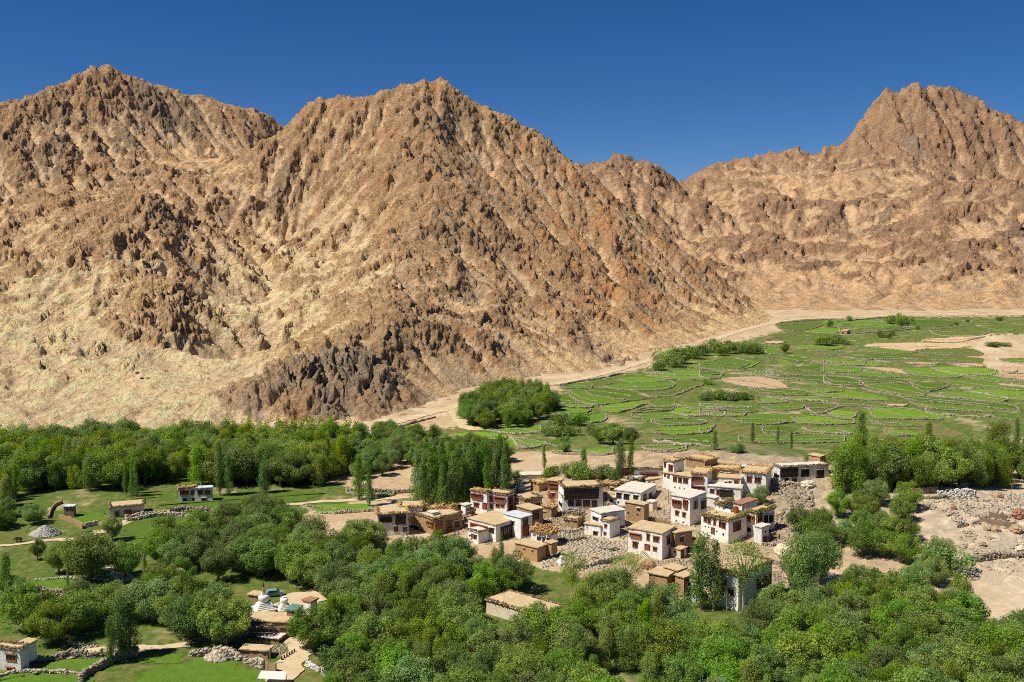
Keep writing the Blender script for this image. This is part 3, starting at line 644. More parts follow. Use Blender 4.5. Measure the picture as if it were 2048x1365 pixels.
FIELDS = """
Z1 0 1215,425 1640,408 2040,410 2040,455 1640,465 1250,445
Z1 1 1250,455 1640,475 2000,465 1990,510 1500,515 1270,480
Z1 0 960,510 1060,490 1240,490 1480,520 1300,535 1000,535
Z1 0 800,580 940,550 1300,545 1480,525 1540,560 1480,610 1180,630 900,605
Z1 2 1560,530 1800,530 1830,560 1700,600 1560,670 1290,690 1180,655 1200,640 1480,620 1560,570
Z1 1 300,560 590,548 690,575 680,595 500,600 380,590
Z1 0 620,620 780,600 1160,640 1170,670 1280,700 1080,725 800,690 640,660
Z1 1 460,640 600,640 640,670 800,700 1060,730 800,770 740,770 560,740 460,680
Z1 0 200,710 330,680 450,690 530,745 400,755 230,740
Z1 1 280,780 560,755 700,775 680,800 420,800
Z1 0 60,770 200,750 280,760 290,795 680,810 660,845 540,865 270,865 150,815 60,790
Z1 1 780,780 1230,735 1240,760 1000,840 900,850 800,830
Z1 0 610,880 820,850 840,900 800,940 620,960
Z1 1 1270,740 1410,740 1520,765 1520,785 1280,785
Z1 0 1530,750 2048,790 2048,835 1800,830 1540,785
Z1 0 1100,850 1250,800 1520,800 1500,830 1250,840
Z1 1 1520,800 2048,845 2048,885 1900,875 1700,890 1500,845
Z1 1 1090,870 1300,850 1500,850 1690,905 1400,915 1100,900
Z1 0 1290,925 1700,915 1860,950 1780,970 1450,980 1300,960
Z1 1 1290,1040 1420,1000 1900,985 1930,1000 1870,1050 1600,1075 1340,1060
Z1 0 1310,1130 1560,1105 1880,1080 1900,1190 1500,1180 1330,1150
Z1 0 1200,1210 1650,1190 1650,1240 1380,1255 1220,1230
Z1 0 300,1240 900,1215 900,1285 560,1275 320,1270
Z1 0 240,1170 370,1090 400,1170 350,1200
Z1 1 -120,1120 180,1145 230,1180 -60,1225
Z1 1 1640,385 1760,345 2048,290 2400,330 2300,395 2040,400
Z2 2 840,120 880,105 1270,95 1280,140 1190,185 980,215 870,210 780,160
Z2 0 1300,110 1480,115 1910,125 2048,150 2048,190 1500,185 1290,150
Z2 0 1080,215 1280,190 1430,195 1430,235 1250,235 1100,225
Z2 2 880,250 1040,225 1230,250 1430,260 1200,300 860,290 690,300
Z2 3 640,330 760,315 880,330 760,350
Z2 1 930,380 1100,370 1480,375 1440,400 1250,410 960,400
Z2 0 660,390 780,390 800,450 690,455
Z2 0 0,560 240,505 380,505 510,540 450,590 290,595 0,605
Z2 0 480,480 700,480 1000,475 1040,520 960,560 820,500 600,495
Z2 1 820,510 960,540 970,575 850,570 800,540
Z2 0 0,620 120,620 240,660 200,690 0,700
Z2 0 950,590 1180,575 1660,590 1640,640 1300,640 940,610
Z2 1 1200,540 1400,510 1700,545 1660,575 1350,570
Z2 0 700,690 880,680 1500,690 1640,740 1640,780 1400,780 1080,725 850,705
Z2 3 230,710 500,690 700,700 850,760 870,810 600,800 330,760
Z2 1 900,800 1200,790 1480,820 1430,845 1100,845
Z2 0 500,810 860,825 1100,840 1180,870 1000,880 700,860 540,830
Z2 1 1130,830 1480,825 1880,890 1900,930 1500,915 1200,880
Z2 0 690,890 1200,895 1310,940 1000,925 760,910
Z2 1 570,930 650,900 760,920 900,945 640,965
Z2 0 1650,800 2048,860 2048,895 1700,830
Z2 1 640,1000 900,960 1080,975 1040,1020 760,1035
Z2 2 1080,1000 1180,965 1330,960 1460,985 1350,1020 1280,1060 1150,1060
Z2 1 1290,1040 1380,1035 1600,1050 1590,1110 1420,1110 1330,1080
Z2 0 320,1120 650,1070 920,1090 960,1150 780,1175 480,1170
Z2 1 940,1110 1200,1085 1400,1130 1580,1130 1580,1170 1040,1180
Z2 1 0,960 490,975 530,1000 0,1000
Z2 0 0,1010 540,1010 580,1040 480,1055 0,1040
Z2 1 0,1050 480,1060 440,1090 0,1085
Z2 0 640,1220 760,1200 930,1200 1000,1260 860,1285 640,1265
Z2 1 1050,1215 1560,1215 1570,1270 1200,1260
Z2 0 400,1290 860,1300 1180,1280 1480,1310 1480,1362 400,1362
Z2 0 0,1200 150,1180 100,1260 0,1265
Z3 0 840,100 1370,130 1330,160 980,175 900,170
Z3 2 1080,215 1500,165 1740,210 1680,235 1600,265 1280,270 1130,250
Z3 0 1740,195 1960,200 1900,225 1760,230
Z3 0 360,400 500,395 960,430 830,450 560,440 380,420
Z3 2 1000,410 1500,400 1610,440 1610,470 1300,465 980,440
Z3 0 190,480 800,460 960,500 640,500 400,510
Z3 2 1090,510 1230,490 1600,490 1620,530 1300,545 1150,540
Z3 1 0,510 180,515 600,555 640,575 0,560
Z3 1 800,610 1050,600 1440,670 1340,700 980,680 870,650
Z3 1 1100,600 1250,585 1640,600 1760,615 1740,665 1500,680 1190,630
Z3 0 0,580 380,595 870,675 840,695 400,680 0,650
Z3 0 330,700 840,720 880,760 640,745 400,735
Z3 1 400,760 800,770 900,790 1040,870 980,890 660,840 440,790
Z3 1 0,680 310,700 400,745 400,780 0,760
Z3 0 880,740 1080,755 1280,780 1100,840 1000,830 920,790
Z3 1 1240,740 1500,720 1740,770 2010,800 2040,830 1700,810 1300,765
Z3 0 1400,670 1740,680 2148,740 2148,775 1700,735 1500,700
Z3 1 1440,830 1760,820 2148,840 2148,915 1930,920 1750,880
Z3 0 1180,850 1560,850 1880,930 1780,945 1600,930 1200,880
Z3 0 740,880 1180,900 1560,945 1940,980 2000,1030 1700,1000 1280,955 920,935
Z3 1 880,950 1100,960 1700,1010 1740,1050 1400,1035 1000,1000
Z3 0 1040,1020 1380,1045 1700,1085 1680,1100 1300,1080 1050,1060
Z3 1 450,1000 900,1020 1030,1060 1200,1075 1220,1120 700,1120 520,1110
Z3 2 0,935 600,960 620,985 300,985 0,965
Z3 0 1720,1080 1960,1090 2000,1130 1750,1110
Z3 0 1800,505 2148,505 2148,555 1820,530
Z3 1 470,1140 900,1145 1000,1190 600,1185
Z3 0 620,1240 900,1240 1000,1290 640,1290
Z3 0 130,110 620,130 860,180 640,215 300,190 100,180
Z3 3 430,375 560,345 1340,345 1500,370 1350,400 950,400 930,425 700,400
Z3 3 820,535 1180,545 1150,565 850,555
Z3 3 1270,545 1620,550 1640,585 1370,585
Z3 3 400,590 780,600 860,665 640,650 380,615
Z3 3 1820,600 1980,605 1970,640 1830,635
Z3 3 1750,665 2148,660 2148,735 1800,695
Z3 3 640,965 860,965 840,990 650,985
Z3 3 1000,300 1300,290 1640,275 1350,340 1050,325
Z4 1 1400,515 1600,470 1950,465 1960,540 1680,555 1600,550
Z4 1 1020,575 1120,550 1380,540 1600,575 1600,610 1440,625 1270,610 1150,610
Z4 1 1480,680 1590,630 1700,610 1960,630 1980,670 1820,710 1650,700
Z4 0 -30,1135 470,1155 420,1195 -30,1180
Z4 0 -500,1290 200,1270 230,1340 -300,1380
Z4 1 400,1240 690,1215 690,1250 450,1260
L6 0 1300,430 1600,400 1830,385 2248,420 2200,560 1600,600 1300,580
L6 1 740,400 860,350 1020,340 1060,420 870,450 780,430
L6 0 1690,250 2200,150 3070,130 3270,160 3000,230 2560,310 2040,310 1740,290
L6 0 360,250 440,230 600,235 560,260 430,290
L6 2 -80,520 240,500 300,560 330,640 -80,665
L8 1 160,330 700,330 1080,330 1000,440 760,470 560,460 230,440
L8 1 340,1200 1050,1100 1210,1100 1190,1150 1050,1180 880,1240 840,1270 500,1270
L8 1 -60,1340 330,1280 800,1280 830,1300 830,1482 -60,1482
L8 1 1460,1140 1560,1090 1880,1080 1910,1130 1700,1190 1500,1170
L8 1 1400,1320 1650,1250 1900,1180 2200,1150 2480,1240 2660,1310 2720,1500 1300,1500
L8 1 380,500 480,470 640,510 660,540 540,560
L8 0 80,830 -60,700 40,600 120,620 100,700
""".strip().splitlines()
def wall_where(u, v):
    a = 'beside the valley road' if u < 1230 and v < 790 else 'near the clump where the road meets the fields' if u < 1180 else 'round the brown fallow patch in the fields' if 1380 < u < 1600 and 740 < v < 800 else 'in the far fields by the tiny ochre hut' if v < 690 and u < 1800 else 'in the far fields at the foot of the mountain' if v < 690 else 'below the bare tan hill at the right' if u > 1850 and v < 780 else 'in the near fields behind the village' if v > 850 and u < 1480 else 'in the near fields behind the right grove' if v > 840 else 'left of the middle of the fields' if u < 1500 else 'right of the middle of the fields' if u > 1750 else 'in the very middle of the fields'
    return a
for i, ln in enumerate(FIELDS):
    cr, k, rest = ln.split(' ', 2); k = int(k); poly = px(cr, parse(rest))
    near_f = cr in ('L6', 'L8')
    tag(patch('field', poly, (M_NEARF[k] if near_f else M_FIELDS[k]), .07 + .012 * (i % 5), edge=3.5 if near_f else 1.2), kind='structure')
    if near_f: continue
    # stones along the lower, and some along the upper, edge
    il = min(range(len(poly)), key=lambda j: poly[j][0]); ir = max(range(len(poly)), key=lambda j: poly[j][0]); m = len(poly)
    ch1 = [poly[(il + j) % m] for j in range((ir - il) % m + 1)]; ch2 = [poly[(il - j) % m] for j in range((il - ir) % m + 1)]
    mv = lambda c: sum(p[1] for p in c) / len(c)
    lo, up = (ch1, ch2) if mv(ch1) > mv(ch2) else (ch2, ch1)
    dist = g1(*lo[0]).y
    lo = [(p[0], p[1] + 1.2) for p in lo]
    dry_wall(lo, .65 if dist < 620 else .6, .5, .5 if dist < 560 else .9, 'terrace_wall', 'low dry stone terrace wall ' + wall_where(*lo[len(lo) // 2]), 'dry stone terrace walls among the green fields', seed=i, mat=M_STONE if i % 4 else M_STONE_PALE)
    if max(p[0] for p in poly) - min(p[0] for p in poly) > 55:
        q_ = np.linspace(.04, .96, 7); L_ = lambda ch, t: (np.interp(t, np.linspace(0, 1, len(ch)), [p[0] for p in ch]), np.interp(t, np.linspace(0, 1, len(ch)), [p[1] for p in ch]))
        rm_ = random.Random(i); fr_ = rm_.uniform(.4, .6); ml = [((1 - fr_) * L_(lo, t)[0] + fr_ * L_(up, t)[0], (1 - fr_) * L_(lo, t)[1] + fr_ * L_(up, t)[1]) for t in q_][:rm_.choice([5, 6, 7])]
        dry_wall(ml, .4, .4, .55 if dist < 560 else 1.0, 'terrace_wall', 'thin stone line crossing a field ' + wall_where(*ml[2]), 'stone lines crossing the green fields', seed=i + 600)
    if i % 3 == 0:
        dry_wall([(p[0], p[1] - 1) for p in up], .45, .45, .55 if dist < 560 else 1.0, 'terrace_wall', 'thin line of field stones ' + wall_where(*up[len(up) // 2]), 'stone lines among the green fields', seed=i + 300, mat=M_STONE_PALE if i % 3 else M_STONE)

# roads and tracks
def strip(name, mid, widths, mat, dz):
    """a road: centre line in pixels, width in metres"""
    mid = smooth_loop(mid, 4, False); x, y, z = gpt(np.array([p[0] for p in mid]), np.array([p[1] for p in mid]))
    w = np.interp(np.linspace(0, 1, len(x)), np.linspace(0, 1, len(widths)), widths)
    dx, dy = np.gradient(x), np.gradient(y); l = np.hypot(dx, dy); nx, ny = -dy / l, dx / l
    w = w * (1 + .35 * fbm(x / 3.1, y / 3.1, 2, 6)); sh = .3 * w * fbm(x / 4, y / 4, 2, 12); x = x + nx * sh; y = y + ny * sh
    V, Fc = [], []
    for k in (-.5, -.2, .2, .5):
        X2, Y2 = x + nx * w * k, y + ny * w * k; V.append(np.stack([X2, Y2, ground(X2, Y2) + dz], 1))
    n = len(x); V = np.concatenate(V)
    for r in range(3):
        a = r * n + np.arange(n - 1); Fc.append(np.stack([a, a + 1, a + n + 1, a + n], 1)[:, ::-1])
    return tag(obj(name, mesh_np(name, V, np.concatenate(Fc), mat, True)), kind='structure')
strip('road', parse('700,868 740,860 800,843 850,830 900,818 925,806 985,790 1060,778 1120,766 1180,755 1240,740 1290,723 1340,708 1400,692 1418,690 1420,684 1450,671 1500,657 1550,645 1600,638 1680,636 1800,632 1950,631 2100,630'), [5, 6, 6, 6, 7.5, 8.5, 9, 9], M_ROAD, .22)
strip('track', parse('905,818 912,835 925,850 945,860 965,858'), [7, 6, 6, 7], M_ROAD, .16)
strip('path', parse('-60,1098 40,1090 100,1080 145,1082 190,1068 230,1055 260,1040 300,1030 350,1020 430,1024'), [1.8, 1.8, 2.6, 4, 3.2, 2, 1.6], M_ROAD, .16)
strip('path', parse('250,1165 235,1145 225,1135 240,1128'), [5, 4, 3, 2], M_ROAD, .16)
strip('path', parse('540,1400 580,1330 600,1310 602,1290 590,1270 570,1240 590,1200 640,1190'), [3, 5, 5, 4.5, 4, 5, 9, 7], M_ROAD, .16)
strip('path', parse('130,1312 190,1302 260,1300 330,1296 380,1290'), [3.2, 3, 2.6, 2.6, 2.6], M_ROAD, .16)
strip('path', parse('480,1010 560,1012 650,1003 740,1000 830,995'), [2, 2.2, 2.4, 2.6, 2.6], M_ROAD, .13)
# ------------------------------------------------------------------ houses
SCL = {k: SC for k in CROP}; CROP['F3'] = (0, 860); SCL['F3'] = 3.413; SCL['P'] = 1.0; CROP['P'] = (0, 0)
def cpx(cr, u, v): o = CROP[cr]; return o[0] + u / SCL[cr], o[1] + v / SCL[cr]
def mat_plaster(name, base, dirt, amt):
    """lime plaster: pale ground with mud showing through in vertical runs and patches"""
    m, t, b = newmat(name); N = t.nodes; L = t.links
    tc = N.new('ShaderNodeTexCoord'); mp = N.new('ShaderNodeMapping'); mp.inputs['Scale'].default_value = (1.0, 1.0, .4)
    oi = N.new('ShaderNodeObjectInfo'); L.new(tc.outputs['Object'], mp.inputs['Vector']); L.new(oi.outputs['Location'], mp.inputs['Location'])
    n1 = N.new('ShaderNodeTexNoise'); n1.inputs['Scale'].default_value = 1.0; n1.inputs['Detail'].default_value = 6; n1.inputs['Roughness'].default_value = .7; L.new(mp.outputs[0], n1.inputs['Vector'])
    cr = N.new('ShaderNodeValToRGB'); e = cr.color_ramp.elements; e[0].position = .3 + .18 * (1 - amt); e[0].color = (*base, 1); e[1].position = .8; e[1].color = (*dirt, 1)
    L.new(n1.outputs['Fac'], cr.inputs[0])
    n2 = N.new('ShaderNodeTexNoise'); n2.inputs['Scale'].default_value = 2.2; n2.inputs['Detail'].default_value = 5; L.new(tc.outputs['Object'], n2.inputs['Vector'])
    mr = N.new('ShaderNodeMapRange'); mr.inputs['From Min'].default_value = .3; mr.inputs['From Max'].default_value = .7; mr.inputs['To Min'].default_value = .82; mr.inputs['To Max'].default_value = 1.1; L.new(n2.outputs['Fac'], mr.inputs['Value'])
    mx = N.new('ShaderNodeMix'); mx.data_type = 'RGBA'; mx.blend_type = 'MULTIPLY'; mx.inputs['Factor'].default_value = 1
    L.new(cr.outputs[0], mx.inputs['A']); L.new(mr.outputs[0], mx.inputs['B']); L.new(mx.outputs['Result'], b.inputs['Base Color'])
    bp = N.new('ShaderNodeBump'); bp.inputs['Distance'].default_value = .06; bp.inputs['Strength'].default_value = 1; L.new(n2.outputs['Fac'], bp.inputs['Height']); L.new(bp.outputs[0], b.inputs['Normal'])
    return m
HM = {'W': mat_plaster('lime_plaster', (.88, .86, .80), (.62, .53, .40), .12), 'G': mat_plaster('grey_plaster', (.74, .72, .69), (.50, .43, .34), .25), 'B': mat_plaster('blue_white_plaster', (.82, .83, .86), (.6, .54, .45), .12),
      'M': mat_plaster('mud_plaster', (.40, .275, .15), (.29, .19, .10), .6), 'O': mat_plaster('ochre_mud', (.47, .30, .15), (.36, .22, .11), .5), 'K': mat_plaster('mud_brick', (.30, .21, .135), (.22, .15, .09), .6), 'C': mat_plaster('cream_plaster', (.72, .64, .48), (.5, .38, .24), .3)}
RM = {'e': mat_noise('earth_roof', (.50, .37, .205), (.62, .475, .27), .5, .08, 3, c2=(.44, .31, .17)), 'm': mat_noise('tin_roof', (.52, .57, .60), (.68, .71, .73), .6, 0, rough=.45), 'w': mat_noise('pale_roof', (.60, .55, .46), (.72, .67, .57), .5, .06, 3), 'g': mat_noise('green_tin', (.10, .22, .18), (.16, .3, .25), .6, 0, rough=.5), 'r': mat_noise('red_trim_roof', (.34, .16, .09), (.42, .22, .13), .6, .05, 3)}
M_WOOD = mat_noise('red_brown_wood', (.22, .06, .028), (.31, .10, .045), 3, 0, c2=(.15, .05, .025)); M_WOODB = mat_noise('dark_wood', (.035, .022, .016), (.075, .045, .03), 3); M_WOODO = mat_noise('orange_wood', (.24, .10, .04), (.36, .17, .07), 3)
M_POLE = mat_noise('grey_pole', (.20, .16, .12), (.32, .27, .2), 3); M_CLOTHW = mat_noise('white_valance', (.66, .62, .55), (.75, .71, .65), 3)
m_, t_, b_ = newmat('window_glass'); b_.inputs['Base Color'].default_value = (.02, .022, .026, 1); b_.inputs['Roughness'].default_value = .12; b_.inputs['Specular IOR Level'].default_value = .5; M_GLASS = m_
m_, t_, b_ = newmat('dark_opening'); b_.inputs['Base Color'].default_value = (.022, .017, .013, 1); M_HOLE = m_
EM = {'brush': [mat_noise('brushwood', (.10, .065, .035), (.24, .165, .085), 2.5), mat_noise('brushwood_pale', (.25, .175, .09), (.40, .29, .15), 2.5)],
      'hay': [mat_noise('hay', (.42, .235, .075), (.60, .36, .13), 2.5), mat_noise('hay_pale', (.55, .38, .17), (.66, .49, .25), 2.5)],
      'grass': [mat_noise('fodder_grass', (.13, .145, .035), (.26, .24, .07), 2.5), mat_noise('fodder_dry', (.30, .22, .08), (.42, .30, .12), 2.5)]}

def heap(path, width, height, kind, rng, loft=1.0):
    """loose bundles laid along a path of (x, y, z) points: two meshes' worth of thin straw blocks"""
    P = np.array(path, float); seg = np.linalg.norm(np.diff(P, axis=0), axis=1); L = np.concatenate([[0], np.cumsum(seg)])
    n = max(20, int(L[-1] * 26 * (width * height) ** .5)); t = rng.random(n) * L[-1]
    c = np.stack([np.interp(t, L, P[:, k]) for k in range(3)], 1)
    i = np.clip(np.searchsorted(L, t) - 1, 0, len(seg) - 1); d = (P[i + 1] - P[i]) / (seg[i][:, None] + 1e-6); yaw = np.arctan2(d[:, 1], d[:, 0])
    r1, r2 = rng.random(n), rng.random(n)
    off = (r1 - .5) * width; c[:, 0] += -np.sin(yaw) * off; c[:, 1] += np.cos(yaw) * off
    lump = .6 + .6 * np.clip(.5 + noise2(t / 1.7, t * 0 + rng.random() * 9, 3), 0, 1)
    c[:, 2] += r2 * height * lump * (1 - np.abs(2 * r1 - 1) ** 2 * .6) * loft
    S = np.stack([.22 + .25 * rng.random(n), .05 + .06 * rng.random(n), .04 + .06 * rng.random(n)], 1)
    V, Fc = stones(c, S, rng, yaw + rng.choice([0, 1.57], n) + rng.normal(0, .5, n), .35)
    return V, Fc, np.repeat((rng.random(n) < .4).astype(int), 6)

class Block:
    def __init__(s, cr, u, v, vt, ul, ur, th, ref=None, dy=None):
        th = math.radians(th); s.th = th; s.cr = cr
        U, V = cpx(cr, u, v); _, VT = cpx(cr, u, vt); UL, _ = cpx(cr, ul, 0); UR, _ = cpx(cr, ur, 0)
        s.C = g1(U, V) if dy is None else Vector(at(U, V, ref.y + dy))
        s.h = at(U, VT, s.C.y)[2] - s.C.z
        s.b = Vector((math.cos(th), math.sin(th), 0)); s.a = Vector((-math.sin(th), math.cos(th), 0))
        s.Lr = s.solve(s.b, UR); s.Ll = s.solve(s.a, UL)
    def solve(s, d, u):
        k = (u - CX) / F; z = s.C.z + s.h * .5 - CAM_Z
        den = d.x - k * d.y * _cp
        t = (k * (s.C.y * _cp - z * _sp) - s.C.x) / den if abs(den) > .06 else 6.0
        return min(max(t, 2.0), 16.0)
    def face(s, f, u, v):
        d, n = (s.b, s.a) if f == 'R' else (s.a, s.b)
        rx, rz = ray(*cpx(s.cr, u, v)); rx, rz = float(rx), float(rz)
        k = (s.C.x * n.x + s.C.y * n.y) / (rx * n.x + n.y)
        p = Vector((rx * k, k, CAM_Z + rz * k)); q = p - s.C
        return q.x * d.x + q.y * d.y, q.z

FSH = [0.0]
def fbox(mb, f, t0, t1, z0, z1, d0, d1, mi=0):
    """box on a facade: t along it, d = how far it stands out"""
    d0 -= .3; d0, d1 = d0 + FSH[0], d1 + FSH[0]
    if f == 'R': mb.box(t0, t1, -d1, -d0, z0, z1, mi)
    else: mb.box(-d1, -d0, t0, t1, z0, z1, mi)

def opening(B, f, kind, rc, place):
    (t0, za), (t1, zb) = B.face(f, rc[0], rc[1]), B.face(f, rc[2], rc[3])
    t0, t1 = min(t0, t1), max(t0, t1); z0, z1 = min(za, zb), max(za, zb)
    L = B.Lr if f == 'R' else B.Ll
    w = max(t1 - t0, .3); t0 = min(max(t0, .1), L - .35); t1 = min(t0 + w, L - .08); z1 = min(z1, B.h - .12); z0 = max(min(z0, z1 - .3), .05)
    FSH[0] = .03 * B.h * (1 - (z0 * .65 + z1 * .35) / max(B.h, 1))
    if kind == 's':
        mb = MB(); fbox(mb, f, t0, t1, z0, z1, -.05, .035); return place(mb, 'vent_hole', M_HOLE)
    if kind == 'd':
        mb = MB(); fbox(mb, f, t0, t1, z0, z1, -.05, .05); dr = place(mb, 'door', M_WOOD)
        mb = MB(); fbox(mb, f, t0 - .12, t0, z0, z1 + .14, -.05, .12); fbox(mb, f, t1, t1 + .12, z0, z1 + .14, -.05, .12); fbox(mb, f, t0, t1, z1, z1 + .14, -.05, .12)
        place(mb, 'door_frame', M_WOODB, dr); return dr
    wood = {'w': M_WOOD, 'k': M_WOODB, 'b': M_WOOD, 'B': M_WOODB, 'o': M_WOODO}[kind]
    gal = kind in 'bBo'; out = .42 if gal else .12; fr = .13 if gal else .11
    mb = MB()
    fbox(mb, f, t0, t1, z0, z0 + fr, -.05, out); fbox(mb, f, t0, t1, z1 - fr, z1, -.05, out)
    n = max(1, int(round((t1 - t0) / (.75 if gal else .8)))); zl, zh = z0 + fr, z1 - fr
    for i in range(n + 1):
        c = t0 + (t1 - t0) * i / n; a = min(max(c - fr * .5, t0), t1 - fr); fbox(mb, f, a, a + fr, zl, zh, -.05, out - .004)
    if gal:
        rail = zl + (zh - zl) * .33; fbox(mb, f, t0 + fr, t1 - fr, zl, rail, -.05, out - .06)
        fbox(mb, f, t0 + .02, t1 - .02, rail, rail + .09, -.04, out - .02)
        fbox(mb, f, t0 - .1, t1 + .1, z1, z1 + .16, -.05, out + .16)
    else: rail = zl
    wn_ = place(mb, 'gallery' if gal else 'window', wood)
    for i in range(n):
        a = t0 + (t1 - t0) * i / n + fr * .5; e = t0 + (t1 - t0) * (i + 1) / n - fr * .5
        mb = MB(); fbox(mb, f, a + .006, e - .006, rail + (.1 if gal else .006), zh - .006, -.04, out - .1 if gal else .03); place(mb, 'pane', M_GLASS, wn_)
    if not gal:
        mb = MB(); fbox(mb, f, t0 - .14, t1 + .14, z1 + .004, z1 + .2, -.05, .28); place(mb, 'lintel', M_WOODO if kind == 'w' else M_CLOTHW, wn_)
        mb = MB(); fbox(mb, f, t0 - .08, t1 + .08, z0 - .1, z0 - .004, -.05, .16); place(mb, 'sill', wood, wn_)
    return wn_

def house(name, label, cat, lines, seed):
    rng = np.random.default_rng(seed); root = None; ref = None
    for ln in lines:
        head, *ops = [t.strip() for t in ln.split(';')]
        tk = head.split(); cr = tk[0]; u, v = map(float, tk[1].split(',')); vt, ul, ur, th = map(float, tk[2:6]); wm, rm, ed = tk[6:9]
        dy = float(tk[9]) if len(tk) > 9 else None
        B = Block(cr, u, v, vt, ul, ur, th, ref, dy)
        if root is None: root = empty(name, B.C); ref = B.C.copy(); tag(root, label, cat, kind='thing')
        def place(mb, nm, mat, parent=None, B=B):
            o = mb.build(nm, mat)
            if parent is None: o.parent = root; o.location = B.C - ref; o.rotation_euler = (0, 0, B.th)
            else: o.parent = parent
            return o
        z0 = -2.5 if dy is None else -.6; tp = .03 * B.h
        mb = MB(); mb.quadbox([(-tp, -tp, z0), (B.Lr + tp, -tp, z0), (B.Lr + tp, B.Ll + tp, z0), (-tp, B.Ll + tp, z0)], [(0, 0, B.h), (B.Lr, 0, B.h), (B.Lr, B.Ll, B.h), (0, B.Ll, B.h)])
        place(mb, 'wall', HM[wm])
        # roof: timber course, earth slab with an uneven edge, low parapet
        mb = MB(); e = .28; k = 9
        mb.box(-.16, B.Lr + .16, -.16, B.Ll + .16, B.h + .003, B.h + .13)
        rf = place(mb, 'roof', M_WOODB if rm != 'r' else RM['r'])
        mb = MB(); ring = []
        for (x0, y0, x1, y1) in ((-e, -e, B.Lr + e, -e), (B.Lr + e, -e, B.Lr + e, B.Ll + e), (B.Lr + e, B.Ll + e, -e, B.Ll + e), (-e, B.Ll + e, -e, -e)):
            for i in range(k): f_ = i / k; ring.append((x0 + (x1 - x0) * f_ + rng.normal(0, .05), y0 + (y1 - y0) * f_ + rng.normal(0, .05)))
        mb.quadbox([(x, y, B.h + .134) for x, y in ring], [(x, y, B.h + .36 + rng.normal(0, .04)) for x, y in ring])
        place(mb, 'roof_slab', RM[rm], rf)
        if ed != '-':
            z = B.h + .3; kk = {'b': 'brush', 'h': 'hay', 'g': 'grass', 'H': 'hay', 'm': 'brush'}[ed]
            wd, hh = {'b': (.7, .5), 'h': (.8, .55), 'g': (1.0, .85), 'H': (1.8, 1.5), 'm': (.5, .35)}[ed]
            pth = [(0, B.Ll, z), (0, 0, z), (B.Lr, 0, z), (B.Lr, B.Ll, z)]
            V, Fc, fm = heap(pth, wd, hh, kk, rng)
            if ed == 'H':
                V2, F2, f2 = heap([(B.Lr * .15, B.Ll * .5, z), (B.Lr * .85, B.Ll * .5, z)], B.Ll * .9, 2.0, kk, rng); Fc = np.concatenate([Fc, F2 + len(V)]); V = np.concatenate([V, V2]); fm = np.concatenate([fm, f2])
            o = obj('roof_edging', mesh_np('roof_edging', V, Fc, EM[kk], fmat=fm), root, B.C - ref); o.rotation_euler = (0, 0, B.th)
        for op in ops:
            if not op: continue
            f, kd, *rs = op.split()
            for r in rs: opening(B, f, kd, [float(q) for q in r.split(',')], place)
    return root

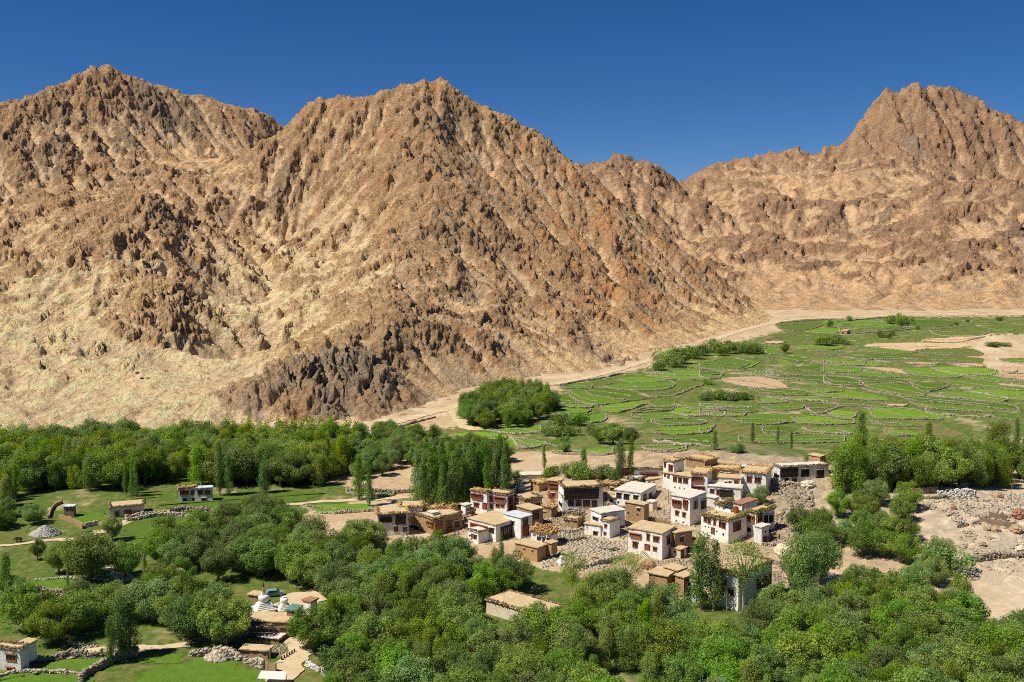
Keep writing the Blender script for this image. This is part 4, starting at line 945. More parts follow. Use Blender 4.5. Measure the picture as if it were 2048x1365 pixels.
HOUSES = """
#house|white house with black timber galleries and brushwood roof edge|house
R2 548,748 500 498 950 8 W e b; R B 552,508,905,598; R k 595,605,655,675 672,610,730,675 748,612,818,678 838,615,890,680 597,702,638,742 658,706,698,745; L k 505,520,540,570 508,610,538,690
#house|white house with long red gallery under a dark brushwood roof|house
R2 1118,425 318 1100 1560 6 W e b; R b 1120,322,1262,402 1330,345,1508,398
R2 1405,605 418 1325 1562 25 W e - -3; R w 1470,440,1512,490; R k 1490,560,1518,592; L k 1350,430,1368,460 1375,455,1395,480
#house|tall white house with three red windows over slit openings at the village top|house
R3 418,585 388 132 500 48 W e -; L w 238,370,276,430 290,380,328,440 342,388,390,448 180,345,200,390 145,315,165,375; L s 250,478,262,492 300,486,312,500 348,495,360,508
R3 245,335 235 140 345 45 W e m 5; L w 146,215,165,280 192,255,235,325
R3 582,610 362 420 640 68 W e h -1; L b 425,372,545,440; L b 430,470,560,528; L s 525,560,540,575
#house|white house with a wide black opening under a flat roof, below brown huts|house
R3 925,650 505 585 960 70 W w -; L B 720,510,845,592; L w 680,510,712,565; L k 615,500,655,540
R3 930,500 405 700 950 70 C e - 4; L k 765,425,785,465 805,420,825,470; L w 862,412,905,480
R3 905,415 320 640 925 75 O e h 9; L k 765,335,820,395 725,330,740,370
R3 560,290 225 365 690 40 M e h 13
#house|white house with two brown windows and a brown end wall|house
R3 1182,575 358 935 1242 66 W e h; L w 990,372,1040,435 1072,382,1135,440
#house|long white house with dark gallery standing apart beside the grove|house
R3 1328,452 288 1262 1826 13 G w m; R B 1335,296,1510,375; R k 1548,300,1628,372 1705,307,1778,385 1378,388,1418,430 1455,392,1500,435 1582,405,1628,430 1692,412,1738,455; L k 1275,340,1300,380 1305,350,1325,385
R3 1740,225 178 1625 1792 40 O e - 7
#house|tall white tower house with red corner gallery|house
R3 405,885 605 222 575 50 W w -; L b 235,612,320,690 345,615,385,705; L w 262,725,298,772 335,742,365,788; L s 264,822,282,836 336,836,354,850; R k 445,625,482,695 520,625,572,690
#house|white house with thick green fodder piled along its roof edge|house
R3 800,1065 838 525 985 42 W e g; L w 552,770,588,842 595,780,622,860 652,805,675,875 708,830,738,895 740,842,775,910; L d 635,900,660,970; L s 562,880,574,895 597,888,608,902 680,930,692,945 745,955,760,980; R w 850,858,925,920
R3 745,765 678 665 850 45 W e g 9
R3 940,805 668 852 1095 45 W r - 9; L w 865,690,900,760
#house|white house with brown corner gallery and fodder on a round-cornered roof|house
R3 1080,1000 758 978 1272 38 W e g; L o 1005,768,1072,850; R o 1085,768,1135,855; R k 1165,770,1205,840 1218,770,1258,835 1205,910,1225,945; L k 1003,890,1035,940
R3 1140,1075 905 1082 1215 45 G w - -5; R s 1175,935,1187,948; R d 1160,1000,1180,1062
#house|white two storey house with outside stair and wide tan roof|house
R4 1555,615 352 1215 1690 56 W e -; L o 1230,335,1342,395; L w 1258,425,1310,490 1468,372,1528,432 1468,482,1502,522 1400,348,1430,415; L d 1385,455,1430,520; R w 1602,385,1635,442
R4 1690,480 348 1600 1865 26 M e - 3; R k 1740,375,1775,420
#house|small bluish white house with stepped front amid the rubble|house
R2 1020,1010 848 930 1122 45 B e m; L w 968,865,992,900 962,945,985,975
R2 925,1003 888 765 945 62 W e - 1.5; L k 853,930,897,972; L s 785,895,795,905
R2 935,890 762 828 1172 30 B w - 4; L k 850,775,905,828; R k 950,778,1000,815 1030,785,1080,820
#house|white house with four black windows under a flat cream roof|house
R2 1335,695 552 1075 1492 60 W w -; L k 1090,535,1140,595 1166,548,1220,608 1264,562,1312,625; L s 1100,628,1118,650 1182,640,1198,664; R w 1365,574,1392,632 1420,562,1450,620; R s 1480,565,1500,590
R2 1462,722 648 1420 1502 45 C w - -3
#house|brown mud brick tower with three small openings|tower
R2 1372,865 675 1192 1420 54 M e -; L k 1302,695,1328,722; L s 1205,738,1220,758 1298,755,1315,775
#house|white row house with red gallery beside the poplar block|house
R1 1300,655 442 1135 1325 60 W e h; L b 1145,445,1255,512; L w 1168,540,1218,585; L d 1262,545,1298,612
R1 1500,645 472 1305 1575 62 W e b -1; L b 1318,478,1362,532 1385,480,1490,535; L w 1328,560,1360,600 1390,550,1432,590 1442,555,1480,590; R w 1515,492,1560,540 1515,570,1560,610
R1 1690,650 522 1580 1862 30 M e b -1; L k 1600,535,1640,570; R k 1725,540,1770,570 1790,540,1840,570
#house|long grey house with open timber loggia at the left end of the village|house
R1 180,885 670 130 494 9 G e h; R B 362,674,470,758 195,690,330,740; R k 345,780,390,830 440,782,485,830
R1 412,665 602 398 640 8 W e h 7
#house|brown house with orange corner gallery between hay topped roofs|house
R1 750,875 718 495 1045 42 M e m; L k 515,755,548,810 562,765,600,815; L o 690,725,745,790; R o 755,725,838,798; R w 885,742,940,795; R d 890,805,935,870; R k 970,728,1015,780 975,820,1010,850
R1 575,695 652 560 972 15 O e H 8
R1 745,705 655 700 800 40 W w - 3
#house|low white house with red gallery and broad tan roof|house
R1 1390,945 778 1110 1645 48 W e -; L b 1140,748,1305,830; L k 1330,790,1372,850; R B 1440,802,1560,880; R b 1580,788,1638,860
#house|white two storey house with a blue grey tin roof|house
R1 1645,910 705 1480 1755 45 W m -; L k 1505,712,1535,745 1560,725,1580,765; R w 1668,718,1718,768; R d 1665,792,1720,870
#shrine_hut|small white shrine hut with red door on a hay strewn yard|hut
R1 1212,965 852 1110 1335 45 W w m; L d 1145,862,1172,915; L k 1180,867,1195,910 1118,867,1132,905
#house|brown mud house with one framed window behind the tin roof|house
R1 1760,805 628 1605 1872 40 M e -; R w 1775,648,1830,705; L k 1660,680,1690,720
#house|windowless ochre mud store with two square holes|store
R1 1815,1152 1012 1590 1905 50 O e -; L s 1675,1010,1692,1032 1758,1028,1775,1048
R1 1960,1050 968 1905 2018 45 O e - 2
#hay_hut|white hut under a thick orange hay roof|hut
R1 1975,990 872 1750 2022 60 W e H; L k 1815,882,1850,920 1870,890,1895,940 1918,895,1945,930
#house|brown house with small gallery left of the black gallery house|house
R2 500,605 432 392 545 66 M e -; L b 400,445,498,495; L k 422,540,455,570
#house|ochre mud house behind the black gallery house, right side|house
R2 1080,550 468 945 1105 65 M e h; L k 1028,485,1065,510
R2 1060,655 562 945 1085 65 O e - -4; L d 990,585,1012,635; L k 1025,600,1042,630
#mud_store|low mud store with hay edged roof behind the brown gallery house|store
R2 300,535 458 212 392 35 O e h
#mud_store|jumbled flat roofed mud store below the red gallery|store
R2 1330,455 408 1170 1400 60 M w m
R2 705,435 400 690 1100 12 M e b
#mud_ruin|ochre mud building with a dark broken open front|ruin
R5 345,1045 805 258 450 42 O e -; L s 285,858,298,885; R B 355,840,440,1000
R5 278,875 735 140 368 40 O e - 4
R5 175,885 792 -10 262 58 O e - 2
#boundary_hut|narrow white walled hut beside the tall poplar pair|hut
R5 505,1052 848 440 540 60 W e -
#house|white house half hidden behind the tall poplars|house
R5 900,1140 792 610 1245 46 W e b; L o 700,805,790,880 615,805,690,870; L w 705,900,768,972 805,915,858,985; R w 1090,818,1128,895 1142,805,1178,880 1190,782,1228,855
#house|tan mud house among the willows in the foreground|house
R4 320,1340 1200 -240 545 50 C e m; R w 350,1240,378,1300 390,1218,418,1280 440,1198,465,1260 485,1182,510,1240; L w 60,1225,110,1280 180,1215,230,1275
#mud_hut|small pale hut with dark door below the outside stair house|hut
R4 1745,605 518 1650 1805 48 C e -; L s 1680,522,1705,545; R d 1752,530,1775,588
#mud_hut|ruined stone hut with a pile of sticks on its roof|hut
R4 1870,505 432 1735 1890 66 M e b
#mud_hut|tiny mud hut with a doorway beside the long white house|hut
R3 1905,455 380 1865 1948 40 O e -; R d 1908,398,1930,445
#house|white house with tin half roof at the edge of the forest|house
F3 1218,492 402 1190 1330 12 G e h; R o 1228,412,1288,447; R w 1303,414,1327,444; R k 1245,465,1275,485 1312,460,1328,482; L k 1197,450,1207,480
F3 1332,488 404 1320 1447 12 G m - .6; R w 1350,412,1386,444 1397,412,1437,444; R k 1375,465,1405,485
#house|long low cream house with tan roof in the left meadow|house
F3 752,602 538 683 985 22 C e m; L k 693,547,705,568 712,552,724,575 733,557,745,580; R d 852,552,900,598; R w 785,560,815,590 915,560,955,585
#tower_hut|narrow dark mud hut with a tin roof in the left meadow|hut
F3 440,597 530 434 502 6 K m -
#house|brick house with tan roof in front of the white stupa|house
L7 910,910 757 455 985 84 K e -; L o 520,770,580,850 600,775,660,850; L w 822,800,885,860
L7 985,715 638 890 1045 76 K g - 2.5; L d 955,648,985,710
#brick_store|low brick store with earth roof beside the sandy lane|store
L7 692,1125 1052 420 735 80 O e -
#brick_wall_box|low open brick bin at the foot of the brick house|bin
L7 805,962 925 610 880 74 M w -
#mud_hut|small mud hut behind the white stupa|hut
L7 590,560 482 497 608 70 M e -
#gatehouse|white gatehouse with red brown roof at the tree line|gatehouse
L7 1135,690 548 1055 1185 60 W r -
#house|white house with flat tan roof at the lower left corner|house
L8 215,1255 1040 -200 290 76 G e m; L w 65,1070,170,1145; L w 75,1205,150,1260
L8 285,1130 985 225 330 70 G e - 2
#shelter|small open shelter with earth roof under the willows|shelter
L8 1800,352 268 1735 1905 40 M e -; R B 1815,285,1895,330; L B 1745,280,1795,335
#mud_store|collapsed mud store with brushwood roof in the middle of the rubble|store
R2 690,905 838 560 760 60 M e b
#mud_store|low mud shed between the tin roof house and the black gallery house|store
R1 1960,705 605 1872 2012 40 M e h
R1 1905,690 640 1850 1960 50 M e -
#boundary_pillar|white square pillar left of the white row house|pillar
R1 1080,700 578 1052 1118 40 W w -
#yard_house|long low cream building behind the brown gallery house|house
R2 112,425 368 100 480 5 C w -
#stone_annex|grey stone annex under the tall white tower house|annex
R3 662,695 605 580 702 50 G w -
#mud_store|flat brown store at the back of the village top|store
R3 885,310 285 872 1095 12 M w -
#mud_store|tan roofed store between the white row house and the grey loggia house|store
R1 1120,700 640 1050 1180 40 M e b
#mud_store|brown store with brush roof right of the cream roofed house|store
R2 1200,520 450 1100 1260 55 M e b
#yard_house|small white house with a dark door below the cream roofed house|house
R2 1075,660 600 1000 1100 62 W e -; L d 1030,610,1045,650
#field_hut|tiny ochre hut alone among the far fields|hut
Z2 1505,250 218 1440 1540 60 O e -; L k 1455,228,1470,245
""".strip().split('#')
for i, hs_ in enumerate([h for h in HOUSES if h.strip()]):
    l = hs_.strip().splitlines(); nm, lb, ct = l[0].split('|'); house(nm, lb, ct, l[1:], 500 + i)
# ------------------------------------------------------------------ trees
def mat_leaf(name, tint, hue=.03, val=.3):
    m, t, b = newmat(name); N = t.nodes; L = t.links; N.remove(b); out = N['Material Output']
    vc = N.new('ShaderNodeVertexColor'); vc.layer_name = 'albedo'
    oi = N.new('ShaderNodeObjectInfo')
    def rng_(lo, hi, mul):
        mm = N.new('ShaderNodeMath'); mm.operation = 'MULTIPLY'; mm.inputs[1].default_value = mul; L.new(oi.outputs['Random'], mm.inputs[0])
        fr = N.new('ShaderNodeMath'); fr.operation = 'FRACT'; L.new(mm.outputs[0], fr.inputs[0])
        mr = N.new('ShaderNodeMapRange'); mr.inputs['To Min'].default_value = lo; mr.inputs['To Max'].default_value = hi; L.new(fr.outputs[0], mr.inputs['Value']); return mr.outputs[0]
    mx = N.new('ShaderNodeMix'); mx.data_type = 'RGBA'; mx.blend_type = 'MULTIPLY'; mx.inputs['Factor'].default_value = 1; mx.inputs['B'].default_value = (*tint, 1); L.new(vc.outputs[0], mx.inputs['A'])
    h = N.new('ShaderNodeHueSaturation'); L.new(mx.outputs['Result'], h.inputs['Color']); L.new(rng_(.5 - hue, .5 + hue, 1), h.inputs['Hue']); L.new(rng_(1 - val, 1 + val, 7.31), h.inputs['Value']); L.new(rng_(.8, 1.08, 13.7), h.inputs['Saturation'])
    d = N.new('ShaderNodeBsdfDiffuse'); tr = N.new('ShaderNodeBsdfTranslucent'); ms = N.new('ShaderNodeMixShader'); ms.inputs[0].default_value = .38
    L.new(h.outputs[0], d.inputs[0]); L.new(h.outputs[0], tr.inputs[0]); L.new(d.outputs[0], ms.inputs[1]); L.new(tr.outputs[0], ms.inputs[2]); L.new(ms.outputs[0], out.inputs[0])
    return m
M_BARK = mat_noise('bark', (.12, .09, .06), (.22, .17, .12), 4, 0); M_BARKP = mat_noise('pale_bark', (.28, .25, .2), (.42, .38, .31), 4, 0)
M_WILLOW = mat_leaf('willow_leaves', (.92, .95, 1.0), .022, .28); M_POPLAR = mat_leaf('poplar_leaves', (.68, .82, .7), .02, .2); M_GROVE = mat_leaf('grove_leaves', (1.02, 1.02, .6), .025, .25)

def leaves(lobes, per, size, rng, up=.35, asp=.55):
    """leaf blades scattered through the lobes (centre, radii)"""
    Vs, Cs = [], []
    for (c, r) in lobes:
        n = max(8, int(per * (r[0] * r[1]) ))
        d = rng.normal(size=(n, 3)); d /= np.linalg.norm(d, axis=1)[:, None]
        rad = .45 + .6 * rng.random(n) ** .5
        p = np.asarray(c) + d * np.asarray(r) * rad[:, None]
        nrm = d + rng.normal(size=(n, 3)) * .75 + np.array([0, 0, up]); nrm /= np.linalg.norm(nrm, axis=1)[:, None]
        a = np.cross(nrm, rng.normal(size=(n, 3))); a /= np.linalg.norm(a, axis=1)[:, None] + 1e-9; b = np.cross(nrm, a)
        s = size * (.65 + .7 * rng.random(n))[:, None]
        Vs.append(np.stack([p - a * s, p + b * s * asp, p + a * s, p - b * s * asp], 1))
        lob = rng.uniform(.78, 1.22); lh = rng.normal(0, .08)
        br = lob * (.75 + .5 * rng.random(n))
        yel = (rng.random(n) < .16) * .35 + lh
        col = np.stack([.225 * (1 + yel), .335 * (1 + yel * .4), .055 * (1 - .3 * yel)], 1) * br[:, None]
        Cs.append(np.repeat(col, 4, 0))
    V = np.concatenate(Vs).reshape(-1, 3); C = np.concatenate(Cs)
    return V, np.arange(len(V)).reshape(-1, 4), np.clip(C, .005, .5)

def lobes_round(rng, H, R, z0, n, lr):
    out = []
    for i in range(n):
        d = rng.normal(size=3); d /= np.linalg.norm(d); k = rng.uniform(.35, 1) ** .6
        zc = z0 + (H - z0) * .5
        c = (d[0] * R * k * .82, d[1] * R * k * .82, zc + d[2] * (H - z0) * .42 * k + rng.uniform(-.2, .3))
        if d[2] < -.5: c = (c[0] * .7, c[1] * .7, c[2])
        q = rng.uniform(*lr); out.append((c, (q, q, q * rng.uniform(.9, 1.6))))
    return out
def lobes_col(rng, H, R, z0, n, lr, taper=.35):
    out = []
    for i in range(n):
        f = (i + rng.random()) / n; z = z0 + (H - z0 - lr[0]) * f
        prof = (1 - (1 - taper) * f ** 1.8) * min(1, .45 + f * 4)
        a = rng.uniform(0, 6.28); k = R * prof * rng.uniform(.15, .75); q = rng.uniform(*lr) * (.7 + .4 * prof)
        out.append(((math.cos(a) * k, math.sin(a) * k, z), (q * .8, q * .8, q * 1.5)))
    return out
def trunk_mesh(name, rng, H, z0, r, n, spread, mat):
    mb = MB(); top = Vector((rng.normal(0, .15), rng.normal(0, .15), z0 + (H - z0) * .55)); mid = Vector((rng.normal(0, .1), rng.normal(0, .1), z0 * .9))
    mb.bar((0, 0, -.6), mid, r * 1.25, r * .85, 6); mb.bar(mid, top, r * .85, r * .3, 6)
    for i in range(n):
        a = 6.28 * i / n + rng.uniform(-.4, .4); zz = rng.uniform(.2, .9); s = mid.lerp(top, zz * .6)
        e = Vector((math.cos(a) * spread * rng.uniform(.5, .85), math.sin(a) * spread * rng.uniform(.5, .85), s.z + (H - s.z) * rng.uniform(.35, .65)))
        mb.bar(s, e, r * .42, r * .12, 5)
    return mb.mesh(name, mat)
TREES = {}
def add_kind(key, specs, leafmat, bark):
    TREES[key] = []
    for j, sp in enumerate(specs):
        rng = np.random.default_rng(900 + 37 * len(TREES) + j)
        lob, per, size, H, z0, r, nl, spread = sp(rng)
        V, Fc, C = leaves(lob, per, size, rng)
        TREES[key].append((mesh_np(key + '_crown', V, Fc, leafmat, False, C), trunk_mesh(key + '_trunk', rng, H, z0, r, nl, spread, bark), H))
add_kind('willow', [lambda g: (lobes_round(g, 7.6, 3.9, 1.1, 62, (.55, 1.05)), 330, .12, 7.6, 1.6, .26, 7, 3.0), lambda g: (lobes_round(g, 7.0, 4.2, .9, 66, (.55, 1.05)), 330, .12, 7.0, 1.4, .28, 8, 3.3),
                    lambda g: (lobes_round(g, 8.6, 3.7, 1.2, 66, (.55, 1.0)), 330, .12, 8.6, 1.9, .26, 7, 2.8), lambda g: (lobes_round(g, 7.2, 3.4, .9, 56, (.55, .95)), 330, .12, 7.2, 1.3, .22, 6, 2.6)], M_WILLOW, M_BARK)
add_kind('poplar', [lambda g: (lobes_col(g, 15, 1.9, 1.2, 46, (.75, 1.1)), 240, .125, 15, 1.5, .22, 6, 1.0), lambda g: (lobes_col(g, 14, 1.6, 1.6, 42, (.7, 1.0), .25), 240, .125, 14, 1.8, .2, 6, .9), lambda g: (lobes_col(g, 15, 2.4, 1.5, 52, (.8, 1.15), .4), 230, .125, 15, 1.6, .24, 7, 1.2)], M_POPLAR, M_BARKP)
add_kind('grove', [lambda g: (lobes_col(g, 11, 3.2, 1.4, 44, (.95, 1.4), .7), 230, .135, 11, 1.6, .2, 7, 1.8), lambda g: (lobes_col(g, 10.5, 3.0, 1.2, 40, (.95, 1.35), .75), 230, .135, 10.5, 1.5, .18, 6, 1.6), lambda g: (lobes_col(g, 12, 3.4, 1.6, 48, (.95, 1.4), .65), 230, .135, 12, 1.8, .22, 7, 2.0)], M_GROVE, M_BARKP)
add_kind('bush', [lambda g: (lobes_round(g, 3.2, 1.9, .2, 16, (.6, .95)), 180, .14, 3.2, .4, .1, 5, 1.2), lambda g: (lobes_round(g, 2.8, 2.2, .15, 17, (.55, .9)), 180, .14, 2.8, .35, .1, 5, 1.4)], M_WILLOW, M_BARK)
add_kind('sparse', [lambda g: (lobes_round(g, 14, 4.4, 3.5, 40, (.7, 1.3)), 110, .12, 14, 4.0, .24, 10, 3.6), lambda g: (lobes_col(g, 9, 1.7, 1.5, 26, (.5, .85), .4), 130, .12, 9, 1.5, .12, 6, 1.1)], M_GROVE, M_BARKP)

ALIAS = {}
KNAME = {'willow': 'willow_tree', 'poplar': 'poplar_tree', 'grove': 'grove_tree', 'bush': 'shrub', 'sparse': 'young_tree'}
PLACED = []; rT = random.Random(5); COUNT = {}
def tree(kind, x, y, h, label, group=None, wide=1.0, var=None, parts=True, z=None, name=None):
    vs = TREES[kind]; cr, tk, H = vs[rT.randrange(len(vs)) if var is None else var]
    s = h / H; k = s * wide; z = gz(x, y) if z is None else z
    root = empty(name or KNAME[kind], (x, y, z - .05), rT.uniform(0, 6.28)); root.scale = (k, k, s)
    tag(root, label, 'shrub' if kind == 'bush' else 'tree', group, 'thing')
    obj('crown', cr, root)
    if parts: obj('trunk', tk, root)
    PLACED.append((x, y, k)); COUNT[kind] = COUNT.get(kind, 0) + 1
    return root
def tpx(kind, u, v, hpx, label, group=None, wide=1.0, var=None, parts=True):
    """tree whose foot is seen at (u, v) and which is hpx pixels tall in the photograph"""
    p = g1(u, v); zt = at(u, v - hpx, p.y)[2]
    return tree(kind, p.x, p.y, max(1.2, zt - p.z), label, group, wide, var, parts)
HOUSE_XY = []
for o in bpy.data.objects:
    if o.name.startswith(('wall', 'wall.')) and o.parent:
        m = o.parent.location + o.location; me = o.data
        c = Vector((0, 0, 0))
        for v in me.vertices: c += v.co
        c /= 8; r = max((v.co.xy - c.xy).length for v in me.vertices); c.rotate(o.rotation_euler)
        HOUSE_XY.append((m.x + c.x, m.y + c.y, r))
def clear(x, y, r): return all((x - a) ** 2 + (y - b) ** 2 > (q + r) ** 2 for a, b, q in HOUSE_XY)

# trees one can point at ----------------------------------------------------------------
ONE = """
poplar 1400 1218 155 1.35 tall dark poplar in front of the half hidden white house, left of the pair
poplar 1428 1222 145 1.3 dark poplar beside the half hidden white house, right of the pair
sparse 1487 1222 160 1.05 thin leaved tall tree before the fodder roofed house
sparse 1145 1205 112 .9 thin young tree at the foot of the rubble slope
sparse 1255 1205 112 1.1 pale young tree below the outside stair house
poplar 1003 1145 82 .8 slim poplar beside the ochre mud store
poplar 1088 940 52 1.0 slim poplar alone on the sand behind the village, left one
poplar 1167 948 54 1.2 slim poplar alone on the sand behind the village, right one
poplar 1240 962 86 1.2 stout poplar pair left of the red gallery house, front one
poplar 1262 958 84 1.1 stout poplar pair left of the red gallery house, rear one
poplar 440 992 110 1.0 tall poplar at the forest edge right of the tin roofed house
poplar 458 992 86 1.1 shorter poplar leaning on the tall one by the tin roofed house
poplar 530 986 66 1.9 broad poplar clump in the meadow before the forest
poplar 740 1012 96 .9 dark narrow tree by the sandy bed
poplar 718 1000 92 1.4 pale poplar beside the dark narrow tree
poplar 15 1222 118 1.1 tall dark poplar at the left picture edge
willow 28 1222 72 .9 dark round willow at the foot of the left edge poplar
poplar 137 1190 66 .6 slim lone poplar in the bright meadow
poplar 292 1198 92 .7 slim poplar beside the stone yard
poplar 243 1318 132 1.5 tall feathery poplar above the lower crop field
poplar 262 1312 118 1.4 feathery poplar behind the tall one at the lower field
poplar 222 1330 98 .9 thin poplar left of the feathery pair
willow 75 1120 42 .9 small round tree alone in the meadow by the path
willow 118 1148 62 1.15 yellowish willow beside the dark willow clump
willow 180 1160 98 1.2 big dark willow in the middle of the left meadow
willow 225 1082 50 1.1 round willow below the long cream house
willow 252 1155 70 1.1 dark willow right of the big meadow willow
willow 345 1148 66 1.1 round dark willow over the small shelter
poplar 1720 935 115 1.3 tall poplar rising over the grove at the field edge
poplar 1855 925 82 1.6 broad poplar at the right of the field edge
poplar 2032 905 70 1.0 narrow poplar at the right picture edge
sparse 1975 955 80 1.2 pale poplar by the utility pole on the right
grove 1995 905 64 1.6 grey green tree before the right hand fields
grove 1908 915 40 1.6 dull olive bush tree beside the right hand track
willow 1570 707 20 1.0 dark round tree alone in the terraced fields
willow 1225 890 44 1.6 broad dark clump of willow in the near fields
willow 1130 905 22 1.2 small round bush tree left of the broad clump
willow 1200 888 36 1.0 willow at the left of the broad field clump
willow 1262 890 36 1.0 willow at the right of the broad field clump
poplar 1430 900 40 1.6 dark tree at the near end of the fields
poplar 1505 888 44 1.3 upright tree pair in the near fields, left one
poplar 1555 890 38 1.0 upright tree pair in the near fields, right one
poplar 1582 905 40 1.0 small poplar behind the long white house
willow 1520 1010 40 .9 dark leafy shrub tree against the white house wall
willow 1500 1012 26 .9 low shrub beside the dark shrub tree
willow 1600 1205 150 .55 tall willow right of the rubble slope
willow 1640 1170 110 .8 bushy willow at the edge of the rubble slope
""".strip().splitlines()
for ln in ONE:
    k, u, v, h, w, lab = ln.split(' ', 5); tpx(k, float(u), float(v), float(h), lab, wide=float(w))
SMALL = """
1330 728 30 1.2|1345 735 28 1.2|1360 728 32 1.2|1385 718 26 1.2|1405 712 22 1.2|1425 705 24 1.2|1445 712 18 1.3|1460 708 22 1.2
1480 706 20 1.3|1500 708 22 1.2|1520 708 20 1.2|1425 692 14 1.2|1318 742 22 1.2|1455 690 10 1.2|1640 690 22 1.4|1655 692 20 1.4|1672 688 18 1.3|1690 690 12 1.2
1660 655 14 1|1697 642 10 1|1780 648 16 1.2|1795 649 18 1.4|1805 652 14 1.2|1815 648 16 1.2|1835 660 8 1.3|1760 676 14 1|1776 677 12 1.2|1785 672 12 1|1798 640 14 .5
1910 650 8 1.2|2000 642 9 1.3|1935 645 6 1.4|1992 693 9 3|2010 692 7 2.5|1410 800 16 1.4|1428 798 18 1.3|1445 800 20 1.2|1462 802 18 1.3|1478 800 16 1.3|1495 800 16 1.1|1415 770 12 1.5
1120 855 26 1.2|1138 850 24 1.3|1160 852 26 1.3|1105 872 24 1.3|1145 872 20 1.3|1180 870 22 .9|1130 885 14 1
1790 905 12 .8|1805 908 10 .8|1825 905 14 .8|1840 908 12 .8|1775 903 12 .7
1030 968 24 1|1110 950 18 1.4|1095 955 14 1.6|1135 955 26 1.2|1152 958 34 1.1|1165 962 30 1.2|1195 958 20 1.5|1212 955 24 1.4|1228 960 22 1.3|1040 955 14 1
870 880 30 .8|862 880 16 1.1|905 890 16 1.2|850 875 14 1.3|780 862 14 1.6|800 870 18 1.6|830 868 14 1.4|745 885 18 1.4
1625 925 16 1.4|1640 930 14 1.4|1655 928 16 1.3|1612 935 12 1.2|1470 905 16 1|1480 905 18 1|1910 960 20 1.4|2035 930 12 1.4
"""
for ln in SMALL.strip().replace('\n', '|').split('|'):
    u, v, h, w = map(float, ln.split()); far = v < 760
    tpx('bush', u, v, h, 'small dark shrub on the terraced fields far up the valley' if far else 'round green shrub at the near edge of the fields', 'shrubs on the far fields' if far else 'shrubs along the near field edge', w, parts=not far)

# groves filled tree by tree ------------------------------------------------------------
def fill(poly, kinds, sp, hr, label, group, limit=999, wide=(1.0, 1.25), seed=0, names=None, keep=.6, jit=.9, gname='broadleaf_tree'):
    rr = random.Random(seed); P = parse(poly); us = np.array([p[0] for p in P]); vs = np.array([p[1] for p in P])
    x, y, _ = gpt(us, vs); W = list(zip(x, y)); n = 0; pts = []
    xx = min(x)
    row = 0
    gy = min(y)
    while gy < max(y):
        gx = min(x) + (row % 2) * sp * .5
        while gx < max(x):
            px_, py_ = gx + rr.uniform(-.5, .5) * sp * jit, gy + rr.uniform(-.5, .5) * sp * jit
            if in_poly(np.array([px_]), np.array([py_]), W)[0]: pts.append((py_, px_))
            gx += sp
        gy += sp * .87; row += 1
    pts.sort(); spill = []
    for py_, px_ in pts:
        h = rr.uniform(*hr); kd = rr.choice(kinds)
        zz = gz(px_, py_); pu, pv = project((px_, py_, zz)); _, pt = project((px_, py_, zz + h))
        if pu < -45 or pu > 2095 or pt > 1368: continue
        if not clear(px_, py_, 2.2): continue
        if any((px_ - a) ** 2 + (py_ - b) ** 2 < (keep * sp) ** 2 for a, b, _ in PLACED): continue
        if n < limit: tree(kd, px_, py_, h, label if isinstance(label, str) else label(pu, pv, h), group, rr.uniform(*wide), name=names or (gname if kd == 'grove' else None)); n += 1
        else: spill.append((px_, py_, h, kd))
    return spill
fill('620 1300 650 1225 705 1165 770 1128 900 1125 1000 1150 1045 1200 960 1235 955 1285 1140 1292 1150 1230 1240 1210 1330 1235 1350 1275 1480 1310 1560 1240 1700 1215 1890 1215 1930 1230 1960 1270 2060 1300 2120 1460 2100 1480 640 1480 660 1390', ['willow', 'willow', 'willow', 'grove'], 5.5, (6.5, 9.5), lambda u, v, h: ('tall ' if h > 8.6 else 'low ' if h < 7.2 else '') + 'leafy tree of the foreground grove, ' + ('left of the tan mud house' if u < 960 and v < 1300 else 'beside the lane at the left end' if u < 800 else 'below the tan mud house' if u < 1150 else 'between the tan mud house and the ochre ruin' if u < 1360 and v < 1290 else 'at the bottom in the middle' if u < 1420 else 'below the half hidden white house' if u < 1620 else 'under the bare right bank' if u > 1850 else 'right of the half hidden white house'), 'willows of the foreground grove', 270, seed=1)
fill('300 1165 330 1100 430 1075 470 1045 560 1035 600 1070 640 1110 745 1090 760 1115 700 1175 640 1180 615 1180 560 1175 470 1165 385 1180', ['willow', 'willow', 'willow'], 5.8, (6.5, 9.5), 'willow in the dark grove left of the village', 'willows of the grove left of the village', seed=2, names='broadleaf_tree')
fill('30 1265 60 1245 130 1235 205 1240 290 1215 330 1200 480 1225 480 1290 420 1305 340 1285 200 1275 130 1290 110 1320 70 1320', ['willow'], 6.4, (6.0, 9.5), 'grey green willow round the lower left yards', 'willows round the lower left yards', seed=3)
fill('1590 1055 1640 1030 1680 1012 1800 1000 1825 1020 1830 1095 1820 1135 1700 1120 1690 1100 1640 1105 1600 1090', ['willow'], 6.0, (5.5, 8), 'rounded willow of the dark clump right of the rubble slope', 'willows right of the rubble slope', seed=4, names='broadleaf_tree')
fill('1700 1190 1710 1165 1840 1150 1860 1100 1930 1110 1945 1150 1930 1180 1850 1200', ['willow', 'willow', 'bush'], 6.0, (4.5, 7.5), 'light green willow on the edge of the sandy bank', 'willows by the sandy bank', seed=5)
fill('1670 985 1680 955 1760 945 1800 950 1950 955 2070 950 2070 968 1900 980 1790 998 1700 1000', ['grove', 'grove', 'willow'], 5.6, (10, 14), 'tall leafy tree in the grove behind the long white house', 'trees of the upper right grove', seed=6)
fill('1425 945 1440 925 1550 925 1575 940 1540 960 1500 965 1440 965', ['grove', 'willow'], 5.6, (8, 12), 'leafy tree in the clump behind the village top', 'trees behind the village top', seed=7)
